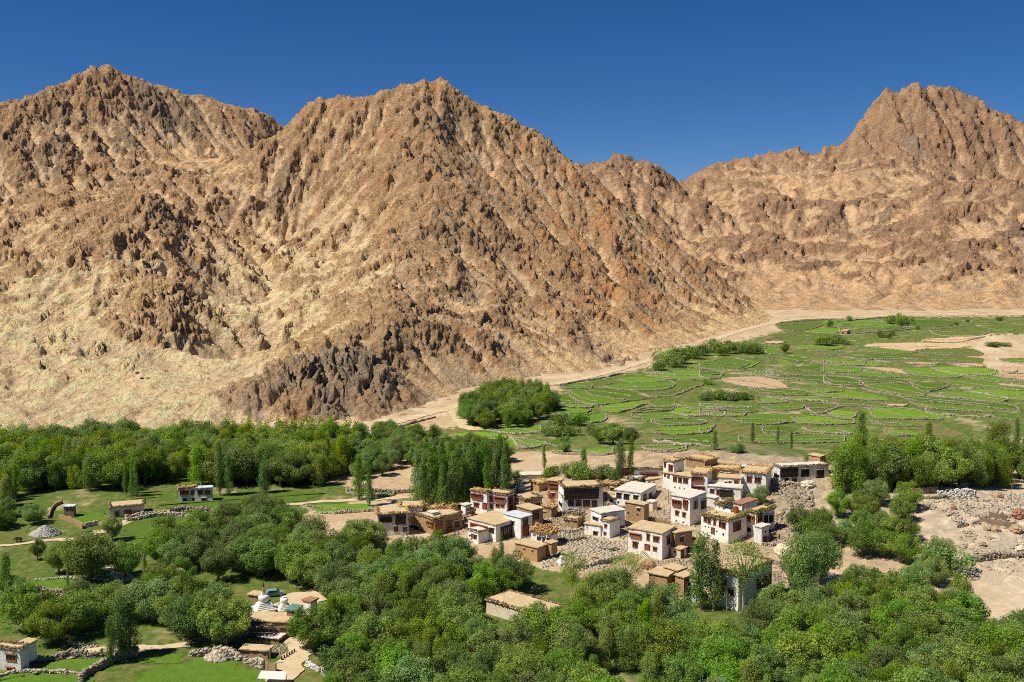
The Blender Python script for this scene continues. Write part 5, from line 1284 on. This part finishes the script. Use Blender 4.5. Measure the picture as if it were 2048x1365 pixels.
fill('828 1018 850 985 1010 975 1022 1000 1000 1020 940 1025 860 1030', ['poplar'], 3.6, (14, 17.5), 'upright poplar in the dense block behind the village', 'poplars of the dense block', seed=8, wide=(1.0, 1.3))
fill('640 960 700 890 770 875 830 885 850 905 835 930 800 945 720 962', ['willow'], 5.6, (6.0, 8.5), 'round willow along the dry bed beside the forest', 'willows along the dry bed', seed=9, names='broadleaf_tree')
fill('830 925 860 905 940 900 1010 910 1015 935 900 950 840 950', ['willow'], 5.6, (6, 8.5), 'round willow behind the poplar block', 'willows behind the poplar block', seed=10, names='broadleaf_tree')
fill('918 845 930 815 975 800 1010 790 1080 795 1110 812 1090 850 1000 858 940 858', ['grove', 'willow'], 6.0, (7, 11), 'bright green tree in the clump where the road meets the fields', 'trees where the road meets the fields', seed=11)
fill('235 1005 250 985 275 985 280 1003', ['poplar'], 3.4, (9.5, 12), 'thin poplar in the short row beside the long cream house', 'poplars beside the long cream house', seed=12, wide=(.8, 1.0))
fill('-40 1005 30 985 60 990 55 1010 0 1020', ['poplar', 'grove'], 4.5, (9, 12), 'bushy poplar at the left end of the forest', 'bushy poplars at the left end of the forest', seed=13)
fill('-40 1060 10 1035 60 1030 75 1045 40 1065', ['willow'], 5.0, (4.5, 6.5), 'low round willow in the row by the left meadow', 'low willows in a row by the left meadow', seed=14)
SPILL = fill('-60 915 0 905 200 905 350 900 560 893 690 885 745 890 720 920 690 950 640 972 560 975 470 970 430 978 330 962 280 975 230 982 70 985 -60 985', ['grove', 'grove', 'grove', 'willow'], 4.7, (7.5, 13), lambda u, v, h: ('tall ' if h > 11.5 else 'low ' if h < 9.8 else '') + 'leafy tree of the wide plantation, ' + ('at its left end' if u < 180 else 'behind the long cream house' if u < 330 else 'behind the tin roofed house' if u < 470 else 'behind the broad poplar clump' if u < 590 else 'beside the dry bed')+ (', front rows' if v > 945 else ''), 'trees of the plantation below the mountain', 290, seed=15, wide=(1.15, 1.5), gname='plantation_tree')
# the back of the plantation reads as one mass
rng = np.random.default_rng(77); lob = []
for (x, y, h, kd) in SPILL:
    z = gz(x, y)
    for c, r in lobes_col(rng, h, 2.8, h * .3, 13, (1.1, 1.6), .5): lob.append(((c[0] + x, c[1] + y, c[2] + z), r))
if lob:
    V, Fc, C = leaves(lob, 24, .34, rng)
    o = obj('plantation', mesh_np('plantation', V, Fc, M_GROVE, False, C)); tag(o, 'back rows of the leafy plantation below the mountain', 'trees', kind='stuff')
print('TREES', COUNT, 'spill', len(SPILL), 'lobes', len(lob))
# ------------------------------------------------------------------ walls, boulders, stupas and small things
WALLS = """
L6 1.0 .8 low stone wall along the upper side of the meadow path|1290,402 1420,377 1600,352 1700,347
L6 1.2 .8 stone wall running right from the meadow gate post|1740,330 1880,318 2048,328 2300,345 2560,330
L6 .9 .7 low stone wall along the lower side of the meadow path|1300,428 1420,412 1540,385 1740,368 2048,400
L6 1.4 .5 pale straight mud wall by the sandy turning place|870,490 1000,465
L6 1.4 1.2 tumbled stone bank below the narrow mud hut|610,395 700,425 780,455 850,505
L6 1.0 .6 curved yard wall left of the narrow mud hut|500,400 520,330 560,275 640,240
L6 .5 .6 thin line of stones at the top of the bright meadow|360,1035 660,1012 900,1026 1390,1032
L8 1.5 .8 thick stone wall winding past the enclosure|220,475 420,437 540,455 700,492 840,495 980,525
L8 1.4 .8 front wall of the little stone enclosure|222,495 360,515 520,555 545,570
L8 1.2 .9 pale broken wall above the lower crop|330,1150 460,1142 620,1120 700,1098 880,1112 1040,1098
L8 .6 .7 low pale kerb wall below the lower crop|-20,1310 120,1265 330,1252 480,1262 640,1268 830,1284
L8 1.3 .8 stone wall climbing between the two lower fields|830,1362 900,1275 1030,1225 1130,1165 1280,1115 1410,1092
L7 1.3 .9 long stone wall round the lower field|-90,1085 0,1095 150,1062 290,1085 420,1135 560,1185 650,1225
L7 1.6 .6 grey block wall at the end of the lower field|660,1215 700,1240 780,1260
L7 1.0 .8 broken white stone wall at the bottom edge|1100,1195 1220,1245 1350,1335 1420,1380
Q5 1.2 .9 long stone wall on the right behind the sandy slope|1360,392 1470,388 1600,352 1800,347 2048,332 2200,325
Q5 2.0 .6 dark mud wall under the right grove|830,450 900,462 1160,450
Q5 1.9 .8 whitewashed stone enclosure wall on the right|1165,470 1265,475 1290,480 1400,490 1550,495
Q5 1.5 .9 rough retaining wall below the right enclosure|1370,790 1450,775 1585,765
Q5 1.6 .5 brown smooth mud wall beside the red boulder|1685,700 1800,715 1870,720
Q5 1.4 1.2 stony bank under the brown mud wall|1590,740 1700,765 1850,790 1960,800
Q5 1.3 1.0 grey stone wall crossing the right hand slope|1400,1155 1500,1148 1700,1125 1900,1100 2048,1085 2200,1075
Q5 1.0 .9 short stone wall across the bare right slope|1440,640 1560,690 1670,700
Q5 1.0 .8 line of stones on the upper right slope|900,495 1050,500 1250,495
R4 1.0 .8 stone wall at the lower edge of the rubble slope|640,715 800,690 920,670 1150,600
R4 .9 .8 stone wall beneath the bluish white house|500,420 620,430 760,400
R4 1.2 .9 curved stone terrace left of the outside stair house|930,500 1000,520 1100,520
R2 1.3 .8 rubble wall under the cream roofed house|900,690 1000,690 1100,715 1190,720
R2 1.1 .8 rubble wall between the mud tower and the tall tower house|1420,830 1500,850 1640,870
R2 1.0 .8 yard wall in front of the black gallery house|380,770 480,780 620,770 760,765
R2 1.0 .7 yard wall beside the collapsed store|360,900 440,930 600,960 740,920
R1 1.0 .7 yard wall between the hay roofs and the white row house|1050,700 1100,720 1160,690
R3 1.0 .8 stone terrace below the long white house|1250,420 1300,470 1400,480 1560,480
R3 1.2 .8 curved mud wall right of the small grey tower|1195,1055 1240,1000 1300,980 1310,1030
R5 1.0 .8 stones along the foot of the rubble slope|1150,460 1230,470 1300,460 1440,480
P 1.0 .8 stone wall at the near edge of the terraced fields|740,985 800,988 830,984
P .8 .6 wall along the outer side of the road by the fields|1120,772 1160,764 1200,758 1245,748
P .8 .6 wall along the outer side of the road by the cliff|745,868 790,858 830,846 870,836
P .9 .7 wall above the highest green field|1560,646 1650,640 1700,639
P .9 .7 dark wall at the top of the far fields|1700,642 1790,634 1830,636
P .9 .7 long wall across the far fields beside the tiny hut|1710,668 1780,664 1850,656
""".strip().splitlines()
M_WHITEROCK = mat_noise('whitewashed_stone', (.5, .46, .4), (.78, .76, .71), 1.2, .05, 5)
M_MUDW = HM['M']
for i, ln in enumerate(WALLS):
    hd, pts = ln.split('|'); cr, h, w, lab = hd.split(' ', 3)
    q = [cpx(cr, *p) for p in parse(pts)]
    if 'mud' in lab or 'block wall' in lab:
        x, y, z = gpt(np.array([p[0] for p in q]), np.array([p[1] for p in q])); root = empty('mud_wall', (x[0], y[0], z[0])); tag(root, lab, 'wall', kind='thing')
        x = np.interp(np.linspace(0, len(q) - 1, len(q) * 5), range(len(q)), x); y = np.interp(np.linspace(0, len(q) - 1, len(q) * 5), range(len(q)), y)
        mb = MB(); rr = random.Random(i); hh = [float(h) * rr.uniform(.85, 1.1) for _ in x]
        for k in range(len(x) - 1):
            d = Vector((x[k + 1] - x[k], y[k + 1] - y[k], 0)); n = Vector((-d.y, d.x, 0)).normalized() * .22; A = Vector((x[k] - x[0], y[k] - y[0], 0)); B_ = A + d; A.z = gz(x[k], y[k]) - z[0]; B_.z = gz(x[k + 1], y[k + 1]) - z[0]
            lo = Vector((0, 0, -.8)); up = Vector((0, 0, 1))
            mb.quadbox([A - n + lo, B_ - n + lo, B_ + n + lo, A + n + lo], [A - n * .8 + up * hh[k], B_ - n * .8 + up * hh[k + 1], B_ + n * .8 + up * hh[k + 1], A + n * .8 + up * hh[k]])
        mb.build('wall_body', HM['K'] if 'dark' in lab or 'brown' in lab else HM['C'] if 'pale' in lab else HM['M'], root)
        continue
    dist = g1(*q[0]).y
    dry_wall(q, float(h), float(w), .36 if dist < 330 else .6, 'stone_wall', lab, None, seed=700 + i, mat=M_WHITEROCK if lab.startswith(('whitewashed', 'broken white')) else M_STONE if i % 2 else M_STONE_PALE)

def rubble(name, label, poly, n, s0, s1, mat, seed, cat='stones'):
    rng = np.random.default_rng(seed); P = parse(poly.split(' ', 1)[1]); cr = poly.split(' ', 1)[0]; P = [cpx(cr, *p) for p in P]
    x, y, _ = gpt(np.array([p[0] for p in P]), np.array([p[1] for p in P])); W = list(zip(x, y))
    X = rng.uniform(x.min(), x.max(), n * 4); Y = rng.uniform(y.min(), y.max(), n * 4)
    ok = in_poly(X, Y, W) & (fbm(X / 7, Y / 7, 3, seed % 9) + .25 * rng.random(n * 4) > -.08)
    X, Y = X[ok][:n], Y[ok][:n]
    for a, b, r in HOUSE_XY:
        k = (X - a) ** 2 + (Y - b) ** 2 > (r * .75) ** 2; X, Y = X[k], Y[k]
    s = s0 + (s1 - s0) * rng.random(len(X)) ** 5
    S = np.stack([s * (.8 + .5 * rng.random(len(X))), s * (.7 + .4 * rng.random(len(X))), s * (.5 + .4 * rng.random(len(X)))], 1)
    zr = ground(X, Y)
    o = np.array([X.mean(), Y.mean(), 0.0])
    V, Fc = stones(np.stack([X, Y, zr + s * .3], 1) - o, S, rng, None, .4)
    return tag(obj(name, mesh_np(name, V, Fc, mat), loc=o), label, cat, kind='stuff')
rubble('rubble', 'loose pale stones covering the slope below the village houses', 'R4 300,420 500,330 760,380 1000,420 1200,430 1210,600 1150,620 900,720 560,740 330,700 340,560', 4420, .06, 0.38, M_STONE_PALE, 1)
rubble('rubble', 'loose stones on the steep slope right of the village', 'R3 1250,440 1400,470 1560,490 1660,520 1680,640 1640,760 1560,900 1480,1060 1300,1080 1230,980 1290,860 1280,740 1420,700 1260,600', 4760, .06, 0.41, M_STONE, 2)
rubble('rubble', 'loose stones among the houses of the lower village', 'R2 380,780 480,770 760,780 830,1000 1000,1030 1200,880 1200,700 1420,760 1650,880 1200,1000 1100,1060 700,1100 520,980 400,900', 3230, .06, 0.30, M_STONE, 3)
rubble('rubble', 'stones and boulders strewn over the sandy slope on the right', 'Q5 880,470 1300,480 1700,500 2200,420 2250,900 1900,880 1600,830 1380,780 1250,650 1000,600', 4420, .06, 0.41, M_STONE_PALE, 4)
rubble('rubble', 'scattered stones on the bare lower right bank', 'Q5 1380,820 1650,840 2250,900 2300,1360 1700,1300 1420,1180', 1530, .06, 0.25, M_STONE_PALE, 5)
rubble('rubble', 'scattered stones beside the poplars below the village', 'R5 -100,640 300,600 500,640 1250,600 1480,700 1480,900 1260,960 1240,740 700,700 300,740 100,700', 1870, .06, 0.30, M_STONE, 6)
rubble('rubble', 'stony strips between the terraced fields', 'Z2 980,560 1180,470 1400,420 1560,360 1640,330 1600,400 1300,480 1180,560 1000,590', 1530, .06, 0.35, M_STONE_PALE, 7)
rubble('rubble', 'stony bank crossing the middle of the terraced fields', 'Z2 300,740 480,650 700,590 880,590 900,660 640,720 400,760', 1530, .06, 0.35, M_STONE_PALE, 8)
rubble('rubble', 'pale stones lying in the left meadow', 'L6 250,500 380,470 400,620 330,650 260,560', 272, .06, 0.20, M_STONE_PALE, 9)
rubble('rubble', 'stones along the yard of the lower left house', 'L8 640,960 760,940 1060,1000 1380,1040 1600,1010 1400,1080 1000,1100 700,1090', 595, .06, 0.22, M_STONE_PALE, 10)
rubble('rubble', 'stones between the brick house and the lane', 'L7 420,930 560,950 820,980 940,930 930,1020 850,1120 740,1140 740,1040 700,1000 430,990', 714, .06, 0.20, M_STONE, 11)
rubble('rubble', 'broken mud and stones on the ground among the left village houses', 'R1 60,700 500,880 900,900 1100,700 1130,640 1350,680 1560,640 1900,600 2030,560 2030,900 1900,960 1600,980 1300,980 1000,900 500,930 100,920', 2600, .06, .32, M_STONE, 12)
rubble('rubble', 'broken mud and stones on the ground among the upper village houses', 'R3 -500,420 0,380 300,560 600,620 900,680 1000,640 1200,600 1250,440 1300,860 1000,1040 700,1080 300,900 100,900 -300,700 -600,600', 2600, .06, .34, M_STONE_PALE, 13)
def pile(name, label, cr, u, v, rx, h, n, mat, seed):
    rng = np.random.default_rng(seed); p = g1(*cpx(cr, u, v)); r = np.sqrt(rng.random(n)) * rx; a = rng.random(n) * 6.28
    z = h * np.clip(1 - (r / rx) ** 1.3, 0, 1) * (.9 + .2 * rng.random(n)); s = .12 + .22 * rng.random(n)
    V, Fc = stones(np.stack([r * np.cos(a), r * np.sin(a) * .8, z], 1), np.stack([s, s * .8, s * .7], 1), rng)
    root = obj(name, mesh_np(name, V, Fc, mat), loc=p); return tag(root, label, 'pile', kind='thing')
pile('gravel_pile', 'grey gravel heap beside the meadow path', 'L6', 465, 560, 3.7, 2.1, 1500, mat_noise('gravel', (.30, .28, .25), (.52, .49, .44), 2), 21)
pile('stone_pile', 'white stone heap at the corner of the lower field', 'L7', 200, 1110, 2.6, 1.3, 700, M_STONE_PALE, 22)

BOULD = """
Q5 1775,490 1.5|big tan boulder near the utility pole|.42 .29 .17
Q5 1665,825 .9|smaller of the two tan boulders above the bare bank|.44 .31 .19
Q5 1760,840 1.3|larger of the two tan boulders above the bare bank|.46 .33 .20
Q5 1970,850 1.7|brown boulder with deep shade over the bare bank|.40 .28 .18
Q5 1625,980 .8|round boulder alone on the bare sandy bank|.44 .33 .22
Q5 2020,1050 1.4|pale boulder at the right edge above the grey wall|.60 .53 .43
Q5 1995,690 2.0|red boulder at the right edge beside the mud wall|.36 .19 .12
Q5 2005,480 .9|flat pale boulder right of the utility pole|.55 .46 .34
Q5 1330,615 .8|dark red boulder in the right hand rubble|.28 .15 .10
Q5 1550,1060 .8|pale boulder at the foot of the bank shrub|.5 .42 .32
Q5 970,1040 .7|grey boulder in the dry gully|.48 .42 .34
R5 1375,600 2.7|huge split pale boulder below the rubble slope|.62 .52 .36
R3 1625,485 1.9|big pale boulder before the long white house|.60 .53 .42
R3 1320,770 1.0|tan boulder beside the brown corner gallery|.55 .42 .27
R3 1500,600 .9|dark boulder in the upper rubble slope|.25 .19 .13
R4 1420,705 1.8|brown boulder in shade below the pale young tree|.36 .24 .14
R4 860,600 1.0|rounded boulder in the middle of the rubble slope|.46 .35 .22
R2 1780,620 .8|boulder under the long red gallery|.45 .35 .24
P 297,763 1.5|dark boulder alone on the pale mountain foot|.27 .17 .10
P 275,748 1.1|small dark boulder on the pale mountain foot|.27 .17 .10
""".strip().splitlines()
for i, ln in enumerate(BOULD):
    a, lab, colr = ln.split('|'); cr, uv, r = a.split(); r = float(r); p = g1(*cpx(cr, *map(float, uv.split(','))))
    if cr == 'P': p = Vector(at(*map(float, uv.split(',')), 482.0))
    b = [float(t) for t in colr.split()]; rr = random.Random(60 + i); mb = MB(); mb.rock((0, 0, r * .45), r, rr, 0, .8, 2)
    o = mb.build('boulder', mat_noise('boulder', [t * .75 for t in b], [t * 1.15 for t in b], 1.1, .12, 3), loc=p); tag(o, lab, 'boulder', kind='thing')

M_LIME = mat_plaster('stupa_lime', (.86, .84, .79), (.62, .54, .42), .15); M_GOLD = mat_noise('stupa_spire', (.42, .22, .10), (.55, .3, .14), 3)
def stupa(cr, u, v, h, label, body=True):
    p = g1(*cpx(cr, u, v)); root = empty('stupa', p, .5); tag(root, label, 'stupa', kind='thing'); k = h / 6.0
    mb = MB(); mb.box(-1.7 * k, 1.7 * k, -1.7 * k, 1.7 * k, -.8, .9 * k); mb.box(-1.95 * k, 1.95 * k, -1.95 * k, 1.95 * k, .9 * k + .003, 1.1 * k); mb.build('base', M_LIME, root)
    for i in range(4):
        q = (1.55 - .2 * i) * k; mb = MB(); mb.box(-q, q, -q, q, (1.1 + .28 * i) * k + .004, (1.38 + .28 * i) * k); mb.build('step', M_LIME, root)
    mb = MB(); mb.lathe([(.75 * k, 2.22 * k), (.98 * k, 2.7 * k), (1.05 * k, 3.15 * k), (.92 * k, 3.45 * k), (.5 * k, 3.6 * k)], 16); mb.build('dome', M_LIME, root, smooth=True)
    mb = MB(); mb.box(-.36 * k, .36 * k, -.36 * k, .36 * k, 3.58 * k, 3.95 * k); mb.build('harmika', M_LIME, root)
    if body:
        mb = MB(); mb.lathe([(.27 * k, 3.95 * k), (.24 * k, 4.3 * k), (.19 * k, 4.7 * k), (.13 * k, 5.2 * k), (.08 * k, 5.4 * k)], 10); sp = mb.build('spire', M_GOLD, root, smooth=True)
        mb = MB(); mb.lathe([(.3 * k, 5.4 * k), (.34 * k, 5.46 * k), (.1 * k, 5.55 * k), (.05 * k, 6 * k)], 10); mb.build('finial', M_WOODB, sp)
    return root
stupa('L7', 655, 655, 6.6, 'large white stupa with a brown spire behind the brick house')
stupa('L7', 865, 640, 5.0, 'squat white stupa without spire right of the large one', False)
stupa('R4', 530, 660, 3.4, 'small pale square stupa on the slope below the hay hut', False)
stupa('R1', 1645, 400, 3.8, 'white stupa between the poplar block and the brown houses')
stupa('R1', 1130, 945, 2.2, 'tiny whitewashed stupa on the yard of the low white house', False)

def pole(cr, u, v0, v1, label, arm=True):
    p = g1(*cpx(cr, u, v1)); h = at(*cpx(cr, u, v0), p.y)[2] - p.z; root = empty('utility_pole', p); tag(root, label, 'pole', kind='thing')
    mb = MB(); mb.bar((0, 0, -.8), (0, 0, h), .11, .08, 7); mb.build('post', M_POLE, root)
    if arm:
        mb = MB(); mb.box(-.6, .6, -.05, .05, h - .6, h - .48); a = mb.build('crossarm', M_POLE, root)
        for x in (-.5, 0, .5):
            mb = MB(); mb.lathe([(.04, h - .48), (.07, h - .4), (.04, h - .3)], 6, (x, 0, 0)); mb.build('insulator', M_CLOTHW, a)
    return root
pole('Q5', 1918, 335, 540, 'tall utility pole on the sandy slope at the right')
pole('R5', 785, 950, 1165, 'leaning utility pole before the half hidden white house')
pole('R3', 675, 725, 975, 'utility pole against the fodder roofed house')
pole('R2', 540, 570, 805, 'thin pole at the corner of the black gallery house')
pole('R4', 757, 560, 745, 'thin pole at the lower edge of the rubble', False)
pole('L7', 720, 1010, 1185, 'lane side pole by the low brick store')
pole('L7', 275, 900, 1060, 'pale pole at the edge of the dark willows', False)
pole('L6', 1432, 120, 240, 'thin pole beside the poplar row', False)
pole('R3', 187, 510, 660, 'slim pole left of the tall tower house', False)
pole('F3', 1432, 640, 705, 'pole standing in the meadow left of the grove', False)

# outside stair, pergola, fence posts
def stair(cr, u, v, n, w, th, label, rise=.2, run=.28):
    p = g1(*cpx(cr, u, v)); root = empty('stone_stair', p, math.radians(th)); tag(root, label, 'stair', kind='thing')
    for i in range(n):
        mb = MB(); mb.box(-w / 2, w / 2, i * run, i * run + run - .01, -.4, (i + 1) * rise); mb.build('step', HM['C'], root)
stair('R4', 1445, 610, 9, 1.5, 62, 'outside stair climbing to the door of the white two storey house')
stair('R3', 470, 1010, 9, 2.6, 12, 'broad stone stair between the tower house and the fodder roofed house')
p0 = g1(*cpx('L7', 470, 935)); pg = empty('pole_frame', p0, math.radians(-6)); tag(pg, 'rough pole frame with dry branches before the brick house', 'frame', kind='thing')
for i, (x, y) in enumerate([(0, 0), (2.2, 0), (4.6, 0), (0, 1.9), (2.2, 1.9), (4.6, 1.9)]):
    mb = MB(); mb.bar((x, y, -.3), (x + .05, y, 2.7), .06, .05, 5); mb.build('post', M_POLE, pg)
for y in (0, 1.9):
    for z in (1.7, 2.6): mb = MB(); mb.bar((-.4, y - .1, z), (5.1, y - .1, z + .1), .05, .05, 5); mb.build('rail', M_POLE, pg)
V, Fc, fm = heap([(0, 1, 2.62), (4.6, 1, 2.7)], 1.9, .3, 'brush', np.random.default_rng(4)); obj('dry_branches', mesh_np('dry_branches', V, Fc, EM['brush'], fmat=fm), pg)
fa, fb = g1(*cpx('L7', 838, 1140)), g1(*cpx('L7', 968, 1060)); fe = empty('lane_fence', fa); tag(fe, 'short row of dark posts beside the sandy lane', 'fence', kind='thing'); d = fb - fa
for i in range(6):
    q = d * (i / 5); q.z = gz(fa.x + q.x, fa.y + q.y) - fa.z; mb = MB(); mb.box(q.x - .12, q.x + .12, q.y - .12, q.y + .12, q.z - .3, q.z + .75); mb.build('post', M_WOODB, fe)
mb = MB(); mb.bar((0, 0, .12), (d.x, d.y, .12 + d.z), .1, .1, 5); mb.build('kerb_beam', M_WOODB, fe)

# satellite dish, red bushes, tarpaulin, timber on a roof
M_DISH = mat_noise('dish_white', (.74, .76, .80), (.82, .84, .86), 2, 0, rough=.5)
pd = Vector(at(*cpx('R3', 785, 775), g1(*cpx('R3', 800, 1065)).y + 8)); ds = empty('satellite_dish', pd, math.radians(-25)); tag(ds, 'white satellite dish on the fodder roofed house', 'dish', kind='thing')
mb = MB(); mb.bar((0, 0, -.6), (0, 0, .5), .05, .05, 6); mb.build('mast', M_POLE, ds)
mb = MB(); mb.lathe([(1.1, .30), (.95, .18), (.6, .06), (.02, 0)], 18); dd = mb.build('reflector', M_DISH, ds, loc=(0, -.05, .7), smooth=True); dd.rotation_euler = (math.radians(48), 0, 0)
mb = MB(); mb.bar((0, 0, .05), (0, 0, .85), .03, .03, 5); mb.build('feed_arm', M_POLE, dd)
M_RED = mat_leaf('red_leaves', (1.0, 1.0, 1.0), .01, .15)
def red_bush(cr, u, v, r, label, y=None):
    p = g1(*cpx(cr, u, v)) if y is None else Vector(at(*cpx(cr, u, v), y)); rng = np.random.default_rng(int(u)); V, Fc, C = leaves(lobes_round(rng, r * 2, r, .1, 12, (r * .3, r * .5)), 260 / r, .1, rng)
    C = np.stack([.50 * C[:, 1] / .3, .11 * C[:, 1] / .3, .05 * C[:, 1] / .3], 1)
    root = empty('red_bush', p); tag(root, label, 'bush', kind='thing'); obj('crown', mesh_np('red_crown', V, Fc, M_RED, False, C), root); mb = MB(); mb.bar((0, 0, -.2), (0, 0, r * 1.4), .06, .03, 5); mb.build('stem', M_BARK, root)
red_bush('R3', 885, 760, 1.3, 'bright red bush on the roof of the fodder roofed house', g1(*cpx('R3', 800, 1065)).y + 7)
red_bush('R2', 410, 605, 1.0, 'red bush left of the black gallery house, upper one')
red_bush('R2', 425, 680, 1.2, 'red bush left of the black gallery house, lower one')
red_bush('R5', 1510, 890, 1.1, 'low red bush right of the half hidden white house')
pt = g1(*cpx('L7', 740, 1385)); tp = empty('tarpaulin', pt); tag(tp, 'white tarpaulin stretched over poles at the bottom edge', 'tarpaulin', kind='thing')
mb = MB(); mb.quadbox([(-2.3, -1, 1.5), (2.3, -1, 1.3), (2.4, 1.3, 1.7), (-2.2, 1.3, 1.9)], [(-2.3, -1, 1.54), (2.3, -1, 1.34), (2.4, 1.3, 1.74), (-2.2, 1.3, 1.94)]); mb.build('sheet', M_CLOTHW, tp)
for x, y, z in ((-2.1, -.9, 1.5), (2.1, -.9, 1.3), (2.2, 1.2, 1.7), (-2.0, 1.2, 1.9)): mb = MB(); mb.bar((x, y, -.3), (x, y, z), .05, .05, 5); mb.build('tent_pole', M_POLE, tp)

# parked car by the trees
pc = g1(*cpx('L7', 768, 478)); car = empty('parked_car', pc, math.radians(20)); tag(car, 'small blue grey car parked under the willows', 'car', kind='thing')
m_, t_, b_ = newmat('car_paint'); b_.inputs['Base Color'].default_value = (.20, .32, .40, 1); b_.inputs['Roughness'].default_value = .3; b_.inputs['Coat Weight'].default_value = .5; M_CAR = m_
m_, t_, b_ = newmat('tyre'); b_.inputs['Base Color'].default_value = (.02, .02, .02, 1); M_TYRE = m_
m_, t_, b_ = newmat('lamp_glass'); b_.inputs['Base Color'].default_value = (.75, .75, .72, 1); b_.inputs['Roughness'].default_value = .2; M_LAMP = m_
prof = [(-1.85, .35), (1.85, .35), (1.9, .75), (1.75, .95), (.95, 1.02), (.35, 1.48), (-1.45, 1.5), (-1.8, 1.05), (-1.9, .7)]
mb = MB(); mb.quadbox([(x, -.78, z) for x, z in prof], [(x, .78, z) for x, z in prof]); cb = mb.build('body', M_CAR, car)
for sy in (-1, 1):
    mb = MB(); y = sy * .78; yo = sy * .80
    mb.quadbox([(-1.3, y, 1.05), (.7, y, 1.05), (.3, y, 1.4), (-1.2, y, 1.42)], [(-1.3, yo, 1.05), (.7, yo, 1.05), (.3, yo, 1.4), (-1.2, yo, 1.42)]); mb.build('side_window', M_GLASS, car)
    for x in (-1.2, 1.2):
        mb = MB(); mb.bar((x, sy * .62, .32), (x, sy * .84, .32), .32, .32, 14); wl = mb.build('wheel', M_TYRE, car)
        mb = MB(); mb.bar((x, sy * .84, .32), (x, sy * .855, .32), .18, .18, 10); mb.build('rim', M_DISH, wl)
    mb = MB(); mb.box(1.86, 1.93, sy * .6 - .13, sy * .6 + .13, .66, .82); mb.build('headlight', M_LAMP, car)
mb = MB(); mb.quadbox([(.92, -.66, 1.05), (.92, .66, 1.05), (.4, .6, 1.45), (.4, -.6, 1.45)], [(.96, -.66, 1.06), (.96, .66, 1.06), (.44, .6, 1.47), (.44, -.6, 1.47)]); mb.build('windscreen', M_GLASS, car)

# grazing cow in the left meadow: one continuous skinned body
def animal(u, v, label, rz, col):
    p = g1(u, v); me = bpy.data.meshes.new('cow')
    vs = [(0, 0, 1.05), (.45, 0, 1.08), (.8, 0, 1.1), (1.1, 0, .95), (1.35, 0, .6), (1.5, 0, .35), (-.5, 0, 1.05), (-.75, 0, 1.08), (-.9, 0, .95), (-.95, 0, .45)]
    es = [(0, 1), (1, 2), (2, 3), (3, 4), (4, 5), (0, 6), (6, 7), (7, 8), (8, 9)]; rad = [.36, .36, .3, .2, .16, .09, .34, .26, .05, .03]
    for x, par, dx in ((.6, 1, .03), (-.65, 6, -.08)):
        for sy in (-1, 1):
            b = len(vs); vs += [(x, sy * .22, .8), (x + dx, sy * .22, .45), (x, sy * .22, .02)]; es += [(par, b), (b, b + 1), (b + 1, b + 2)]; rad += [.14, .08, .06]
    me.from_pydata(vs, es, []); o = obj('cow', me, loc=p); o.rotation_euler = (0, 0, rz); sk = o.modifiers.new('skin', 'SKIN')
    for i, r in enumerate(rad): me.skin_vertices[0].data[i].radius = (r, r)
    me.skin_vertices[0].data[0].use_root = True
    o.modifiers.new('sub', 'SUBSURF').render_levels = 2; o.modifiers['sub'].levels = 1
    me.materials.append(mat_noise('cow_hide', col, [c * 1.6 for c in col], 2, 0)); return tag(o, label, 'cow', kind='thing')
animal(38, 1085, 'dark cow grazing alone in the left meadow', 2.9, (.03, .02, .015))
